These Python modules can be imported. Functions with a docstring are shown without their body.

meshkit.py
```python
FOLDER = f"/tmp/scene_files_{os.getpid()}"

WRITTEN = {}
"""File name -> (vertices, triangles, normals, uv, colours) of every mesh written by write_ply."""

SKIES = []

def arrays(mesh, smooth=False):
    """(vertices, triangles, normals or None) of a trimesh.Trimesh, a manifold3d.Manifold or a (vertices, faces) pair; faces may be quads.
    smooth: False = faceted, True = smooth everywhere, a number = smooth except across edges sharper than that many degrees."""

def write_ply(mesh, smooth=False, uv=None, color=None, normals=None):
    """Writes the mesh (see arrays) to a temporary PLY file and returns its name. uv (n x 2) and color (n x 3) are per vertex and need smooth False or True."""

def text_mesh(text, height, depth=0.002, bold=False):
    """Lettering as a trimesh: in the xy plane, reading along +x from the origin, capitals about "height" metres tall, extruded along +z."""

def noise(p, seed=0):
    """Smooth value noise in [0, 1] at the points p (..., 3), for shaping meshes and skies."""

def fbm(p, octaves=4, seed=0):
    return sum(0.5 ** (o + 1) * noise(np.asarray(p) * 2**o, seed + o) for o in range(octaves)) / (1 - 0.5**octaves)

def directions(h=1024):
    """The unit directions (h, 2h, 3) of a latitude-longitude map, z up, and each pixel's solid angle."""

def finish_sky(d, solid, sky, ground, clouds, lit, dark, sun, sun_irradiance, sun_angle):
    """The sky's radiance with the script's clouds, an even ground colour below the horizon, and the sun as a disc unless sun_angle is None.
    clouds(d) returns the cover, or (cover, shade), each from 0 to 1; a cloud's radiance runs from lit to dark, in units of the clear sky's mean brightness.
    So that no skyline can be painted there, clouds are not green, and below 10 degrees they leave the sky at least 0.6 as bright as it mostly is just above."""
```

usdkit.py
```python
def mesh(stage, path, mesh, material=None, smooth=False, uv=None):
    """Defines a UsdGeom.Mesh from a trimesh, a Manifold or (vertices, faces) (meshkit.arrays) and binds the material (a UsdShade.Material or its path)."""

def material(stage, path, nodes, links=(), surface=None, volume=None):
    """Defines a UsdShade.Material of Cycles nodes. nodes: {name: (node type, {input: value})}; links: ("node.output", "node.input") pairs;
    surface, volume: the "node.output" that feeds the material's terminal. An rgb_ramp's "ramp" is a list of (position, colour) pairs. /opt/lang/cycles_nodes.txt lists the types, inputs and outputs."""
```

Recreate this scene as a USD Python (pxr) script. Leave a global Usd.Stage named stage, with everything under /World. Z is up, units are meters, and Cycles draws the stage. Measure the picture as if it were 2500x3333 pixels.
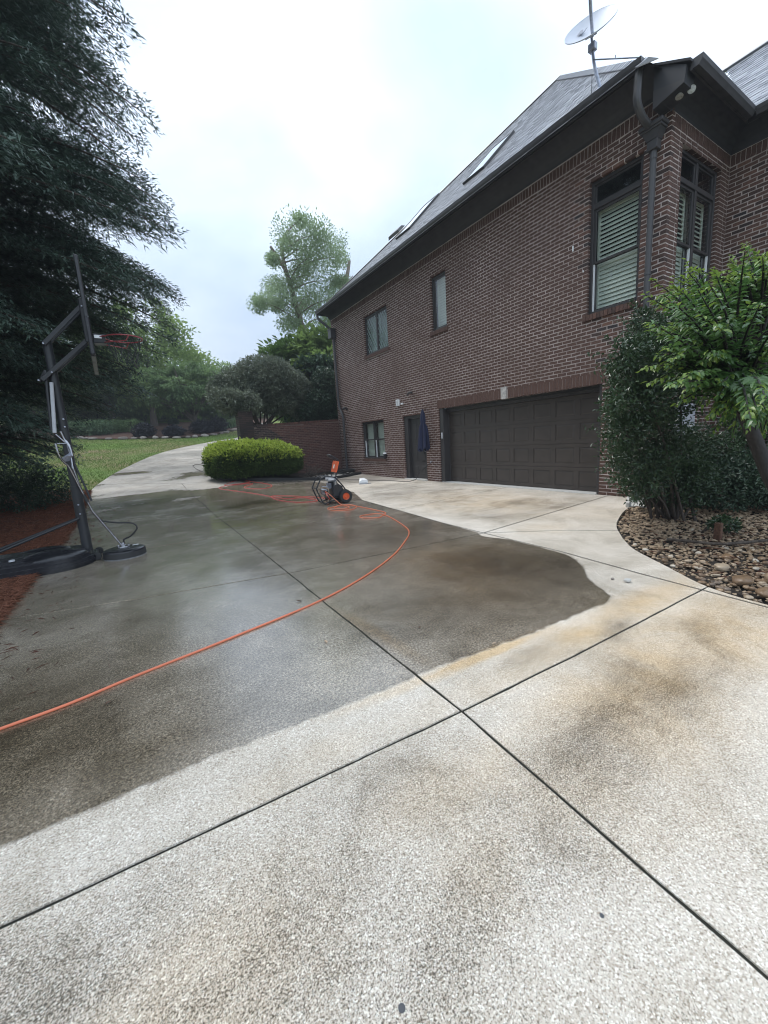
import math, random
import numpy as np
import trimesh, usdkit, meshkit
from shapely.geometry import Polygon, LineString, Point, box as sbox, MultiPolygon
from shapely.ops import unary_union, split as shp_split
from shapely.prepared import prep
import shapely
from scipy.spatial import Delaunay, cKDTree
from scipy.interpolate import PchipInterpolator
from pxr import Usd, UsdGeom, UsdLux, UsdShade, Sdf, Gf, Vt

stage = Usd.Stage.CreateInMemory()
UsdGeom.SetStageUpAxis(stage, UsdGeom.Tokens.z)
UsdGeom.SetStageMetersPerUnit(stage, 1.0)
UsdGeom.Xform.Define(stage, '/World')
UsdGeom.Scope.Define(stage, '/World/Looks')
LK = '/World/Looks/'

# ------------------------------------------------------------------ camera, sky, sun, exposure
F_PX, YAW, PITCH, ROLL = 1300.857, 0.550891, 0.176220, 0.0621325
EYE = np.array([0.0, 0.0, 1.40438])
EXPOSURE = 0.87
SKY_STRENGTH = 0.054
SUN_ELEV, SUN_AZ = math.radians(62), math.atan2(-0.35, 0.94)

fw = np.array([math.sin(YAW)*math.cos(PITCH), math.cos(YAW)*math.cos(PITCH), -math.sin(PITCH)])
rt = np.array([math.cos(YAW), -math.sin(YAW), 0.0]); dn = np.cross(fw, rt)
c_, s_ = math.cos(ROLL), math.sin(ROLL)
rt, dn = c_*rt + s_*dn, -s_*rt + c_*dn
cam = UsdGeom.Camera.Define(stage, '/World/camera')
up = -dn; bk = -fw
cam.AddTransformOp().Set(Gf.Matrix4d(*rt, 0, *up, 0, *bk, 0, *EYE, 1))
cam.CreateHorizontalApertureAttr(36.0); cam.CreateVerticalApertureAttr(48.0)
cam.CreateFocalLengthAttr(36.0*F_PX/2500.0)
cam.CreateClippingRangeAttr(Gf.Vec2f(0.05, 2000))
cam.CreateExposureAttr(EXPOSURE)

dome = UsdLux.DomeLight.Define(stage, '/World/sky')
dome.GetPrim().SetCustomDataByKey('kind', 'structure')
sky_m = usdkit.material(stage, LK+'sky_overcast', {
    "sky": ("sky_texture", {"sky_type": "single_scattering", "sun_disc": False, "sun_elevation": SUN_ELEV, "sun_rotation": SUN_AZ, "aerosol_density": 3.0}),
    "tc": ("texture_coordinate", {}),
    "mp": ("mapping", {"scale": (1.0, 1.0, 1.9), "location": (0.35, 0.1, 0.2)}),
    "n": ("noise_texture", {"scale": 1.7, "detail": 5.0, "roughness": 0.5, "distortion": 0.35}),
    "r": ("rgb_ramp", {"ramp": [(0.34, (7.6, 9.5, 12.2)), (0.47, (9.6, 11.4, 13.8)), (0.60, (11.7, 13.5, 15.8)), (0.78, (13.4, 14.9, 16.8))]}),
    "sx": ("separate_xyz", {}), "zr": ("map_range", {"from_min": 0.0, "from_max": 1.0, "to_min": 0.58, "to_max": 1.42, "clamp": True}), "zm": ("vector_math", {"math_type": "scale"}),
    "mx": ("mix_color", {"fac": 0.95, "use_clamp": False}),
    "bg": ("background_shader", {"strength": SKY_STRENGTH})},
    [("tc.generated", "mp.vector"), ("mp.vector", "n.vector"), ("n.fac", "r.fac"), ("sky.color", "mx.a"), ("r.color", "mx.b"), ("mx.result", "zm.vector1"), ("tc.generated", "sx.vector"), ("sx.z", "zr.value"), ("zr.result", "zm.scale"), ("zm.vector", "bg.color")],
    surface="bg.background")
UsdShade.MaterialBindingAPI.Apply(dome.GetPrim()).Bind(sky_m)

sun = UsdLux.DistantLight.Define(stage, '/World/sun')
sun.CreateIntensityAttr(0.35); sun.CreateNormalizeAttr(True); sun.CreateAngleAttr(25.0)
sun.CreateColorAttr(Gf.Vec3f(1.0, 0.97, 0.93))
sd = np.array([math.sin(SUN_AZ)*math.cos(SUN_ELEV), math.cos(SUN_AZ)*math.cos(SUN_ELEV), math.sin(SUN_ELEV)])
zx = np.cross([0, 0, 1.0], sd); zx /= np.linalg.norm(zx); zy = np.cross(sd, zx)
sun.AddTransformOp().Set(Gf.Matrix4d(*zx, 0, *zy, 0, *sd, 0, 0, 0, 30, 1))

# ------------------------------------------------------------------ helpers
used = {}
def numbered(parent, name):
    k = used.get((parent, name), 0); used[(parent, name)] = k + 1
    return f"{parent}/{name}" if k == 0 else f"{parent}/{name}_{k:03d}"
def tag(prim, label=None, cat=None, group=None, kind=None):
    for k, v in (('label', label), ('category', cat), ('group', group), ('kind', kind)):
        if v: prim.SetCustomDataByKey(k, v)
    return prim
def path_of(p):
    return '/World' if p is None else str(p.GetPath())
def obj(name, mesh, mat, parent=None, smooth=False, label=None, cat=None, group=None, kind=None):
    m = usdkit.mesh(stage, numbered(path_of(parent), name), mesh, mat, smooth)
    return tag(m.GetPrim(), label, cat, group, kind)
def thing(name, label=None, cat=None, loc=(0, 0, 0), rot=0, group=None, kind=None, parent=None):
    x = UsdGeom.Xform.Define(stage, numbered(path_of(parent), name))
    x.AddTranslateOp().Set(Gf.Vec3d(*map(float, loc))); x.AddRotateZOp().Set(float(rot))
    return tag(x.GetPrim(), label, cat, group, kind)
def copy_of(src, loc, rot, label, group=None, scale=None):
    nm = src.GetName().split('_0')[0]
    x = UsdGeom.Xform.Define(stage, numbered('/World', nm))
    x.AddTranslateOp().Set(Gf.Vec3d(*map(float, loc))); x.AddRotateZOp().Set(float(rot))
    if scale: x.AddScaleOp().Set(Gf.Vec3f(*scale))
    p = x.GetPrim(); p.GetReferences().AddInternalReference(src.GetPath()); p.SetInstanceable(True)
    return tag(p, label, src.GetCustomDataByKey('category'), group or src.GetCustomDataByKey('group'))
def cat_(ms):
    vs, fs, o = [], [], 0
    for v, f in ms:
        v = np.asarray(v, float); f = np.asarray(f, int)
        vs.append(v); fs.append(f + o); o += len(v)
    return np.vstack(vs), np.vstack(fs)
def vf(m): return np.array(m.vertices), np.array(m.faces)
def tb(sx, sy, sz, c=(0, 0, 0)):
    m = trimesh.creation.box((sx, sy, sz)); m.apply_translation(c); return vf(m)
def bbox(a, b):
    a = np.array(a, float); b = np.array(b, float)
    return tb(*(np.abs(b-a)), c=(a+b)/2)
def bev(a, b, r=0.004):
    """box from a to b with chamfered edges"""
    a, b = np.minimum(a, b).astype(float), np.maximum(a, b).astype(float)
    r = min(r, 0.45*(b-a).min())
    pts = []
    for sx in (0, 1):
        for sy in (0, 1):
            for sz in (0, 1):
                c = np.array([b[0] if sx else a[0], b[1] if sy else a[1], b[2] if sz else a[2]])
                d = np.array([-1 if sx else 1, -1 if sy else 1, -1 if sz else 1])*r
                for k in range(3):
                    q = c + d; q[k] = c[k]; pts.append(q)
    return vf(trimesh.convex.convex_hull(np.array(pts)))
def catmull(P, n=8, closed=False):
    P = np.asarray(P, float); out = []
    N = len(P)
    for i in range(N if closed else N-1):
        p0 = P[(i-1) % N] if (closed or i > 0) else 2*P[0]-P[1]
        p1 = P[i]; p2 = P[(i+1) % N]
        p3 = P[(i+2) % N] if (closed or i+2 < N) else 2*P[-1]-P[-2]
        t = np.linspace(0, 1, n, endpoint=False)[:, None]
        out.append(0.5*((2*p1)+(-p0+p2)*t+(2*p0-5*p1+4*p2-p3)*t**2+(-p0+3*p1-3*p2+p3)*t**3))
    if not closed: out.append(P[-1:])
    return np.vstack(out)
def tube(path, r, sides=8, caps=True):
    """tube along a path; r a number or one per point"""
    P = np.asarray(path, float); n = len(P); r = np.broadcast_to(np.asarray(r, float), (n,))
    T = np.gradient(P, axis=0); T /= np.maximum(np.linalg.norm(T, axis=1, keepdims=True), 1e-9)
    u = np.cross(T[0], [0, 0, 1.0])
    if np.linalg.norm(u) < 1e-3: u = np.cross(T[0], [1.0, 0, 0])
    u /= np.linalg.norm(u); V = []
    a = np.linspace(0, 2*np.pi, sides, endpoint=False)
    for i in range(n):
        u = u - T[i]*(u@T[i]); u /= max(np.linalg.norm(u), 1e-9); w = np.cross(T[i], u)
        V.append(P[i] + r[i]*(np.cos(a)[:, None]*u + np.sin(a)[:, None]*w))
    V = np.vstack(V); F = []
    for i in range(n-1):
        for k in range(sides):
            a0, a1 = i*sides+k, i*sides+(k+1) % sides
            F += [(a0, a1, a1+sides), (a0, a1+sides, a0+sides)]
    if caps:
        V = np.vstack([V, P[0], P[-1]]); c0, c1 = n*sides, n*sides+1
        for k in range(sides):
            F += [(c0, (k+1) % sides, k), (c1, (n-1)*sides+k, (n-1)*sides+(k+1) % sides)]
    return V, np.array(F)
def lathe(prof, sides=24):
    prof = np.asarray(prof, float); a = np.linspace(0, 2*np.pi, sides, endpoint=False); n = len(prof)
    V = np.vstack([np.stack([r*np.cos(a), r*np.sin(a), np.full(sides, z)], 1) for r, z in prof]); F = []
    for i in range(n-1):
        for k in range(sides):
            a0, a1 = i*sides+k, i*sides+(k+1) % sides
            F += [(a0, a1, a1+sides), (a0, a1+sides, a0+sides)]
    return V, np.array(F)
def xf(m, loc=(0, 0, 0), R=None, s=1.0):
    V = np.asarray(m[0])*s
    if R is not None: V = V@np.asarray(R).T
    return V+np.asarray(loc, float), m[1]
def rotz(a):
    c, s = math.cos(a), math.sin(a); return np.array([[c, -s, 0], [s, c, 0], [0, 0, 1.0]])
def frame_from(z, x=None):
    z = np.asarray(z, float)/np.linalg.norm(z)
    x = np.cross([0, 0, 1.0], z) if x is None else np.asarray(x, float)
    if np.linalg.norm(x) < 1e-6: x = np.array([1.0, 0, 0])
    x = x - z*(x@z); x /= np.linalg.norm(x); y = np.cross(z, x)
    return np.stack([x, y, z], 1)
def prism(poly, z0, z1):
    m = trimesh.creation.extrude_polygon(poly, z1-z0, engine='earcut'); m.apply_translation((0, 0, z0)); return vf(m)

# ---- the lie of the land (z of the finished surface)
_T = PchipInterpolator([-50, 9, 12, 15, 19, 24, 30, 36, 45, 60, 90, 140, 400], [0, 0, .08, .33, .78, 1.38, 2.16, 3.08, 4.55, 6.4, 9, 12, 14.])
def sst(a, b, v):
    t = np.clip((np.asarray(v, float)-a)/(b-a), 0, 1); return t*t*(3-2*t)
def H(x, y):
    x = np.asarray(x, float); y = np.asarray(y, float)
    t = _T(np.clip(y, -50, 399)); z = t*(1-.85*sst(3.2, 7.0, x)*(1-sst(16.5, 17.5, y)))
    w = sst(4.7, 5.2, x)*sst(17.3, 17.7, y)*(1-sst(21, 24, y))
    return z*(1-w)+np.maximum(2.25, z)*w
def sheet(poly, step, dz=0.0, attrs=None, skirt=0.0, edge=None, seed=0):
    """triangulated sheet over a plan polygon, lying on H + dz"""
    poly = poly.buffer(0)
    if isinstance(poly, MultiPolygon): poly = max(poly.geoms, key=lambda g: g.area)
    minx, miny, maxx, maxy = poly.bounds
    gx, gy = np.meshgrid(np.arange(minx, maxx+step, step), np.arange(miny, maxy+step, step))
    P = np.stack([gx.ravel(), gy.ravel()], 1)
    P += np.random.default_rng(seed).uniform(-.18, .18, P.shape)*step
    inner = poly.buffer(-step*.45)
    P = P[shapely.contains_xy(inner, P[:, 0], P[:, 1])] if not inner.is_empty else P[:0]
    rings = [np.array(shapely.segmentize(r, edge or step).coords)[:-1] for r in [poly.exterior, *poly.interiors]]
    B = np.vstack(rings); A = np.vstack([B, P])
    tri = Delaunay(A).simplices
    c = A[tri].mean(1); ok = shapely.contains_xy(poly.buffer(1e-6), c[:, 0], c[:, 1])
    a, b, d = A[tri[:, 0]], A[tri[:, 1]], A[tri[:, 2]]
    ar = (b[:, 0]-a[:, 0])*(d[:, 1]-a[:, 1])-(b[:, 1]-a[:, 1])*(d[:, 0]-a[:, 0])
    ok &= np.abs(ar) > 1e-7
    tri = np.where((ar > 0)[:, None], tri, tri[:, ::-1])[ok]
    V = np.column_stack([A, H(A[:, 0], A[:, 1])+dz]); Fc = [tri]
    if skirt:
        o = 0; extra = []; base = len(V)
        for r in rings:
            n = len(r); low = V[o:o+n].copy(); low[:, 2] -= skirt; s0 = base+sum(map(len, extra)); extra.append(low)
            k = np.arange(n); k2 = (k+1) % n
            Fc += [np.stack([o+k, s0+k, s0+k2], 1), np.stack([o+k, s0+k2, o+k2], 1)]
            o += n
        V = np.vstack([V, *extra])
    return V, np.vstack(Fc)
def primvar(prim, name, vals):
    UsdGeom.PrimvarsAPI(prim).CreatePrimvar(name, Sdf.ValueTypeNames.FloatArray, 'vertex').Set(Vt.FloatArray.FromNumpy(np.asarray(vals, np.float32)))

# points of the photograph turned into points of the place (1659-wide measure)
S_ = 2500/1659
def ray(px, py):
    return rt*((px*S_-1250)/F_PX) + dn*((py*S_-1666.5)/F_PX) + fw
def at_y(px, py, y):
    d = ray(px, py); return EYE + d*(y/d[1])
def at_x(px, py, x):
    d = ray(px, py); return EYE + d*(x/d[0])
def on_ground(px, py):
    d = ray(px, py); ts = np.concatenate([np.linspace(.5, 30, 600), np.linspace(30, 150, 500)])/np.hypot(d[0], d[1])
    P = EYE+ts[:, None]*d; i = int(np.argmax(P[:, 2] < H(P[:, 0], P[:, 1])))
    a, b = ts[i-1], ts[i]
    for _ in range(25):
        m = (a+b)/2; Q = EYE+m*d
        if Q[2] > H(Q[0], Q[1]): a = m
        else: b = m
    return EYE+a*d
def seen_size(P):
    """rough size in the photograph of something one metre long at P, 0 outside the frame"""
    q = (np.asarray(P)-EYE)@np.stack([rt, dn, fw], 1); z = np.maximum(q[..., 2], 1e-3)
    u = F_PX*q[..., 0]/z; v = F_PX*q[..., 1]/z
    return np.where((q[..., 2] > .1) & (abs(u) < 1270) & (abs(v) < 1690), F_PX/z, 0)

# ------------------------------------------------------------------ materials
def mat(name, nodes, links, surface): return usdkit.material(stage, LK+name, nodes, links, surface=surface)
def plain(name, col, rough=.5, metal=0.0, var=.12, scale=6.0, bump=0.0, bscale=60.0, coat=0.0, spec=.5):
    c = np.array(col)
    nodes = {"g": ("geometry", {}), "n": ("noise_texture", {"scale": scale, "detail": 5.0, "roughness": .6}),
             "r": ("rgb_ramp", {"ramp": [(.25, tuple(c*(1-var))), (.75, tuple(np.minimum(c*(1+var), 1)))]}),
             "rr": ("map_range", {"from_min": .2, "from_max": .8, "to_min": max(rough-.08, .02), "to_max": min(rough+.1, 1.)}),
             "p": ("principled_bsdf", {"metallic": metal, "coat_weight": coat, "specular_ior_level": spec})}
    links = [("g.position", "n.vector"), ("n.fac", "r.fac"), ("r.color", "p.base_color"), ("n.fac", "rr.value"), ("rr.result", "p.roughness")]
    if bump:
        nodes["n2"] = ("noise_texture", {"scale": bscale, "detail": 4.0}); nodes["b"] = ("bump", {"strength": bump, "distance": .01})
        links += [("g.position", "n2.vector"), ("n2.fac", "b.height"), ("b.normal", "p.normal")]
    return mat(name, nodes, links, "p.BSDF")

def leafmat(name, dark, light, trans=.25, rough=.45, spec=.5, clump=.6):
    """leaf by leaf tone, with broad clumps of lighter and darker growth"""
    return mat(name, {
        "g": ("geometry", {}), "n": ("noise_texture", {"scale": clump, "detail": 2.0}),
        "m1": ("math", {"math_type": "multiply", "value2": .62}), "m2": ("math", {"math_type": "multiply_add", "value2": .75, "value3": -.12}),
        "r": ("rgb_ramp", {"ramp": [(.12, tuple(dark)), (.9, tuple(light))]}),
        "p": ("principled_bsdf", {"roughness": rough, "specular_ior_level": spec}),
        "t": ("translucent_bsdf", {}), "mx": ("mix_closure", {"fac": trans})},
        [("g.random_per_island", "m1.value1"), ("g.position", "n.vector"), ("n.fac", "m2.value1"), ("m1.value", "m2.value3"),
         ("m2.value", "r.fac"), ("r.color", "p.base_color"), ("r.color", "t.color"), ("p.BSDF", "mx.closure1"), ("t.BSDF", "mx.closure2")], "mx.closure")

def islandmat(name, stops, rough=.8, nscale=40.0, bump=.3, bdist=.004, var=.35, spec=.4):
    """each separate piece its own tone (stones, bricks, shingles), with grain"""
    return mat(name, {
        "g": ("geometry", {}), "oi": ("object_info", {}), "a": ("math", {"math_type": "add"}), "fr": ("math", {"math_type": "fraction"}),
        "r": ("rgb_ramp", {"ramp": stops}), "n": ("noise_texture", {"scale": nscale, "detail": 5.0, "roughness": .65}),
        "v": ("map_range", {"from_min": .2, "from_max": .8, "to_min": 1-var, "to_max": 1+var}), "mu": ("vector_math", {"math_type": "multiply"}),
        "cx": ("combine_xyz", {}), "b": ("bump", {"strength": bump, "distance": bdist}),
        "p": ("principled_bsdf", {"roughness": rough, "specular_ior_level": spec})},
        [("g.random_per_island", "a.value1"), ("oi.random", "a.value2"), ("a.value", "fr.value1"), ("fr.value", "r.fac"),
         ("g.position", "n.vector"), ("n.fac", "v.value"), ("v.result", "cx.x"), ("v.result", "cx.y"), ("v.result", "cx.z"),
         ("r.color", "mu.vector1"), ("cx.vector", "mu.vector2"), ("mu.vector", "p.base_color"), ("n.fac", "b.height"), ("b.normal", "p.normal")], "p.BSDF")

# concrete: exposed aggregate, with wet, tan and mildew as shapes of their own carried by the slabs
M_conc = mat('concrete', {
    "g": ("geometry", {}),
    "aw": ("attribute", {"attribute": "wet"}), "at": ("attribute", {"attribute": "tan"}), "ad": ("attribute", {"attribute": "mildew"}), "ap": ("attribute", {"attribute": "pool"}), "adp": ("attribute", {"attribute": "damp"}), "adk": ("attribute", {"attribute": "darkwet"}),
    "dcol": ("mix", {"mix_type": "multiply", "color2": (.44, .44, .44)}), "drg": ("mix_float", {"a": .85, "b": .42}), "dsp": ("mix_float", {"a": .25, "b": .6}), "dkw": ("mix", {"mix_type": "multiply", "color2": (.40, .355, .28)}),
    # ragged wet edge
    "ne": ("noise_texture", {"scale": 11.0, "detail": 5.0, "roughness": .65}), "ne2": ("math", {"math_type": "multiply_add", "value2": .07, "value3": -.035}),
    "ws": ("math", {"math_type": "add"}), "w": ("map_range", {"range_type": "smoothstep", "from_min": -.016, "from_max": .016, "clamp": True}),
    # pebbles of the exposed aggregate, each its own tone
    "v1": ("voronoi_texture", {"scale": 210.0, "feature": "f1"}), "v1c": ("separate_color", {}),
    "rag": ("rgb_ramp", {"ramp": [(.0, (.40, .34, .27)), (.2, (.58, .51, .43)), (.62, (.66, .60, .52)), (.86, (.75, .70, .62)), (1., (.90, .87, .80))]}),
    # dark pits; mildew and broad weathering make them denser rather than greyer
    "nf": ("noise_texture", {"scale": 185.0, "detail": 3.5, "roughness": .78}),
    "nb": ("noise_texture", {"scale": 1.3, "detail": 6.0, "roughness": .68, "distortion": .5}), "nbm": ("map_range", {"from_min": .58, "from_max": .30, "to_min": 0.0, "to_max": .08, "clamp": True}),
    "md": ("mapping", {"scale": (.5, 1.6, 1.0)}), "nd": ("noise_texture", {"scale": 5.0, "detail": 8.0, "roughness": .82}), "dm": ("math", {"math_type": "multiply"}),
    "dk": ("math", {"math_type": "multiply_add", "value2": .27, "value3": 0.0}), "pit": ("math", {"math_type": "subtract"}),
    "rsp": ("rgb_ramp", {"ramp": [(.22, (.13, .125, .115)), (.325, (.36, .35, .33)), (.40, (.85, .84, .82)), (.47, (1., 1., 1.)), (.70, (1.10, 1.10, 1.10))]}),
    "m1": ("mix", {"mix_type": "multiply", "fac": 1.0}),
    "rb": ("rgb_ramp", {"ramp": [(.28, (.86, .84, .80)), (.46, (.97, .96, .94)), (.62, (1.03, 1.03, 1.03))]}), "m2": ("mix", {"mix_type": "multiply", "fac": 1.0}),
    "nt": ("noise_texture", {"scale": 1.9, "detail": 6.0, "roughness": .68, "distortion": .5}),
    "tm": ("math", {"math_type": "multiply"}), "tr": ("map_range", {"from_min": .10, "from_max": .70, "to_min": 0., "to_max": .95, "clamp": True}),
    "tanc": ("mix", {"mix_type": "multiply", "color2": (.98, .80, .56)}),
    # wet: darker, in patches, pale pebble speckle with sky glints painted into the colour
    "nw": ("noise_texture", {"scale": 1.5, "detail": 6.0, "roughness": .68, "distortion": .7}),
    "rw": ("rgb_ramp", {"ramp": [(.30, (.23, .21, .175)), (.45, (.34, .318, .28)), (.58, (.44, .415, .375)), (.72, (.60, .575, .53))]}), "wcol": ("mix", {"mix_type": "multiply", "fac": 1.0}),
    "nh": ("noise_texture", {"scale": 75.0, "detail": 4.0, "roughness": .85}), "rwg": ("rgb_ramp", {"ramp": [(.36, (.42, .42, .42)), (.48, (.85, .85, .85)), (.57, (1.4, 1.4, 1.38)), (.68, (2.3, 2.28, 2.2))]}), "wg": ("mix", {"mix_type": "multiply", "fac": 1.0}),
    "mixw": ("mix", {"mix_type": "mix"}),
    "np": ("noise_texture", {"scale": 1.1, "detail": 5.0, "roughness": .62}), "pa": ("math", {"math_type": "add"}),
    "pr": ("map_range", {"from_min": .42, "from_max": .70, "to_min": .26, "to_max": .10, "clamp": True}),
    "rgh": ("mix_float", {}), "crr": ("map_range", {"from_min": .42, "from_max": .70, "to_min": .20, "to_max": .06, "clamp": True}),
    "film": ("map_range", {"from_min": .38, "from_max": .60, "to_min": .6, "to_max": 1.0, "clamp": True}), "wet2": ("math", {"math_type": "multiply"}),
    "cb": ("bump", {"distance": .002, "strength": .13}),
    "bs": ("mix_float", {"a": .8, "b": .16}), "hadd": ("math", {"math_type": "multiply_add", "value2": .6}), "b": ("bump", {"distance": .004}),
    "sp": ("mix_float", {"b": .8}),
    "p": ("principled_bsdf", {"coat_ior": 1.72})},
    [("g.position", "ne.vector"), ("ne.fac", "ne2.value1"), ("aw.fac", "ws.value1"), ("ne2.value", "ws.value2"), ("ws.value", "w.value"),
     ("g.position", "v1.vector"), ("g.position", "nf.vector"), ("v1.color", "v1c.color"), ("v1c.r", "rag.fac"),
     ("g.position", "nb.vector"), ("nb.fac", "nbm.value"), ("g.position", "md.vector"), ("md.vector", "nd.vector"), ("nd.fac", "dm.value1"), ("ad.fac", "dm.value2"),
     ("dm.value", "dk.value1"), ("nbm.result", "dk.value3"), ("nf.fac", "pit.value1"), ("dk.value", "pit.value2"), ("pit.value", "rsp.fac"),
     ("rag.color", "m1.color1"), ("rsp.color", "m1.color2"), ("nb.fac", "rb.fac"), ("m1.color", "m2.color1"), ("rb.color", "m2.color2"),
     ("g.position", "nt.vector"), ("nt.fac", "tm.value1"), ("at.fac", "tm.value2"), ("tm.value", "tr.value"), ("m2.color", "tanc.color1"), ("tr.result", "tanc.fac"),
     ("g.position", "nw.vector"), ("nw.fac", "rw.fac"), ("rw.color", "wcol.color2"), ("tanc.color", "wcol.color1"), ("g.position", "nh.vector"), ("nh.fac", "rwg.fac"), ("wcol.color", "wg.color1"), ("rwg.color", "wg.color2"),
     ("tanc.color", "dcol.color1"), ("adp.fac", "dcol.fac"), ("adp.fac", "drg.fac"), ("drg.result", "rgh.a"), ("adp.fac", "dsp.fac"), ("dsp.result", "sp.a"), ("adk.fac", "dkw.fac"), ("wg.color", "dkw.color1"), ("dcol.color", "mixw.color1"), ("dkw.color", "mixw.color2"), ("w.result", "mixw.fac"), ("mixw.color", "p.base_color"),
     ("g.position", "np.vector"), ("np.fac", "pa.value1"), ("ap.fac", "pa.value2"), ("pa.value", "pr.value"), ("pr.result", "rgh.b"), ("w.result", "rgh.fac"), ("rgh.result", "p.roughness"),
     ("pa.value", "crr.value"), ("crr.result", "p.coat_roughness"), ("nh.fac", "film.value"), ("film.result", "wet2.value1"), ("w.result", "wet2.value2"), ("wet2.value", "p.coat_weight"),
     ("nh.fac", "cb.height"), ("cb.normal", "p.coat_normal"),
     ("w.result", "bs.fac"), ("bs.result", "b.strength"), ("v1.distance", "hadd.value1"), ("nf.fac", "hadd.value3"), ("hadd.value", "b.height"), ("b.normal", "p.normal"),
     ("w.result", "sp.fac"), ("sp.result", "p.specular_ior_level")], "p.BSDF")
M_joint = plain('joint_dirt', (.020, .019, .013), .95, var=.5, scale=30, bump=.5)
M_brick = islandmat('dark_brick', [(0, (.038, .024, .020)), (.25, (.080, .043, .032)), (.5, (.122, .060, .042)), (.72, (.098, .053, .040)), (.88, (.150, .076, .051)), (.95, (.046, .033, .030)), (1, (.028, .022, .022))], .78, 30, .55, .006, .4)
M_brickred = islandmat('damp_red_brick', [(0, (.055, .024, .018)), (.4, (.085, .035, .025)), (.7, (.105, .043, .03)), (1, (.05, .025, .02))], .55, 30, .5, .005, .4)
M_brickblack = islandmat('damp_shade_brick', [(0, (.018, .013, .012)), (.5, (.035, .021, .018)), (1, (.05, .027, .022))], .6, 30, .5, .005, .4)  # damp, plus the shade under the round shrub, put into the brick colour
M_mortar = mat('mortar', {"g": ("geometry", {}), "n": ("noise_texture", {"scale": 5.0, "detail": 7.0, "roughness": .7}), "n2": ("noise_texture", {"scale": .7, "detail": 3.0}),
    "r": ("rgb_ramp", {"ramp": [(.25, (.30, .25, .225)), (.5, (.50, .43, .395)), (.75, (.62, .55, .51))]}), "r2": ("rgb_ramp", {"ramp": [(.3, (.72, .70, .69)), (.65, (1.05, 1.05, 1.05))]}), "m": ("mix", {"mix_type": "multiply", "fac": 1.0}),
    "b": ("bump", {"strength": .5, "distance": .006}), "p": ("principled_bsdf", {"roughness": .95, "specular_ior_level": .2})},
    [("g.position", "n.vector"), ("g.position", "n2.vector"), ("n.fac", "r.fac"), ("n2.fac", "r2.fac"), ("r.color", "m.color1"), ("r2.color", "m.color2"), ("m.color", "p.base_color"), ("n.fac", "b.height"), ("b.normal", "p.normal")], "p.BSDF")
M_mortard = plain('damp_mortar', (.17, .12, .105), .85, var=.35, scale=3, bump=.5, bscale=120)
M_trim = plain('dark_brown_paint', (.034, .031, .030), .42, var=.15, scale=5, bump=.06, bscale=90)
M_door = plain('garage_door_paint', (.044, .035, .029), .45, var=.22, scale=3, bump=.15, bscale=140)
M_soffit = plain('soffit_paint', (.030, .030, .033), .6, var=.12)
M_gutter = plain('gutter_paint', (.045, .043, .044), .38, var=.15, scale=4)
M_shing = islandmat('shingles', [(0, (.06, .064, .078)), (.25, (.125, .13, .15)), (.5, (.195, .20, .222)), (.75, (.275, .28, .305)), (1, (.09, .095, .11))], .33, 120, .2, .003, .3, spec=.9)
M_deck = plain('roof_felt', (.03, .03, .033), .9)
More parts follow.
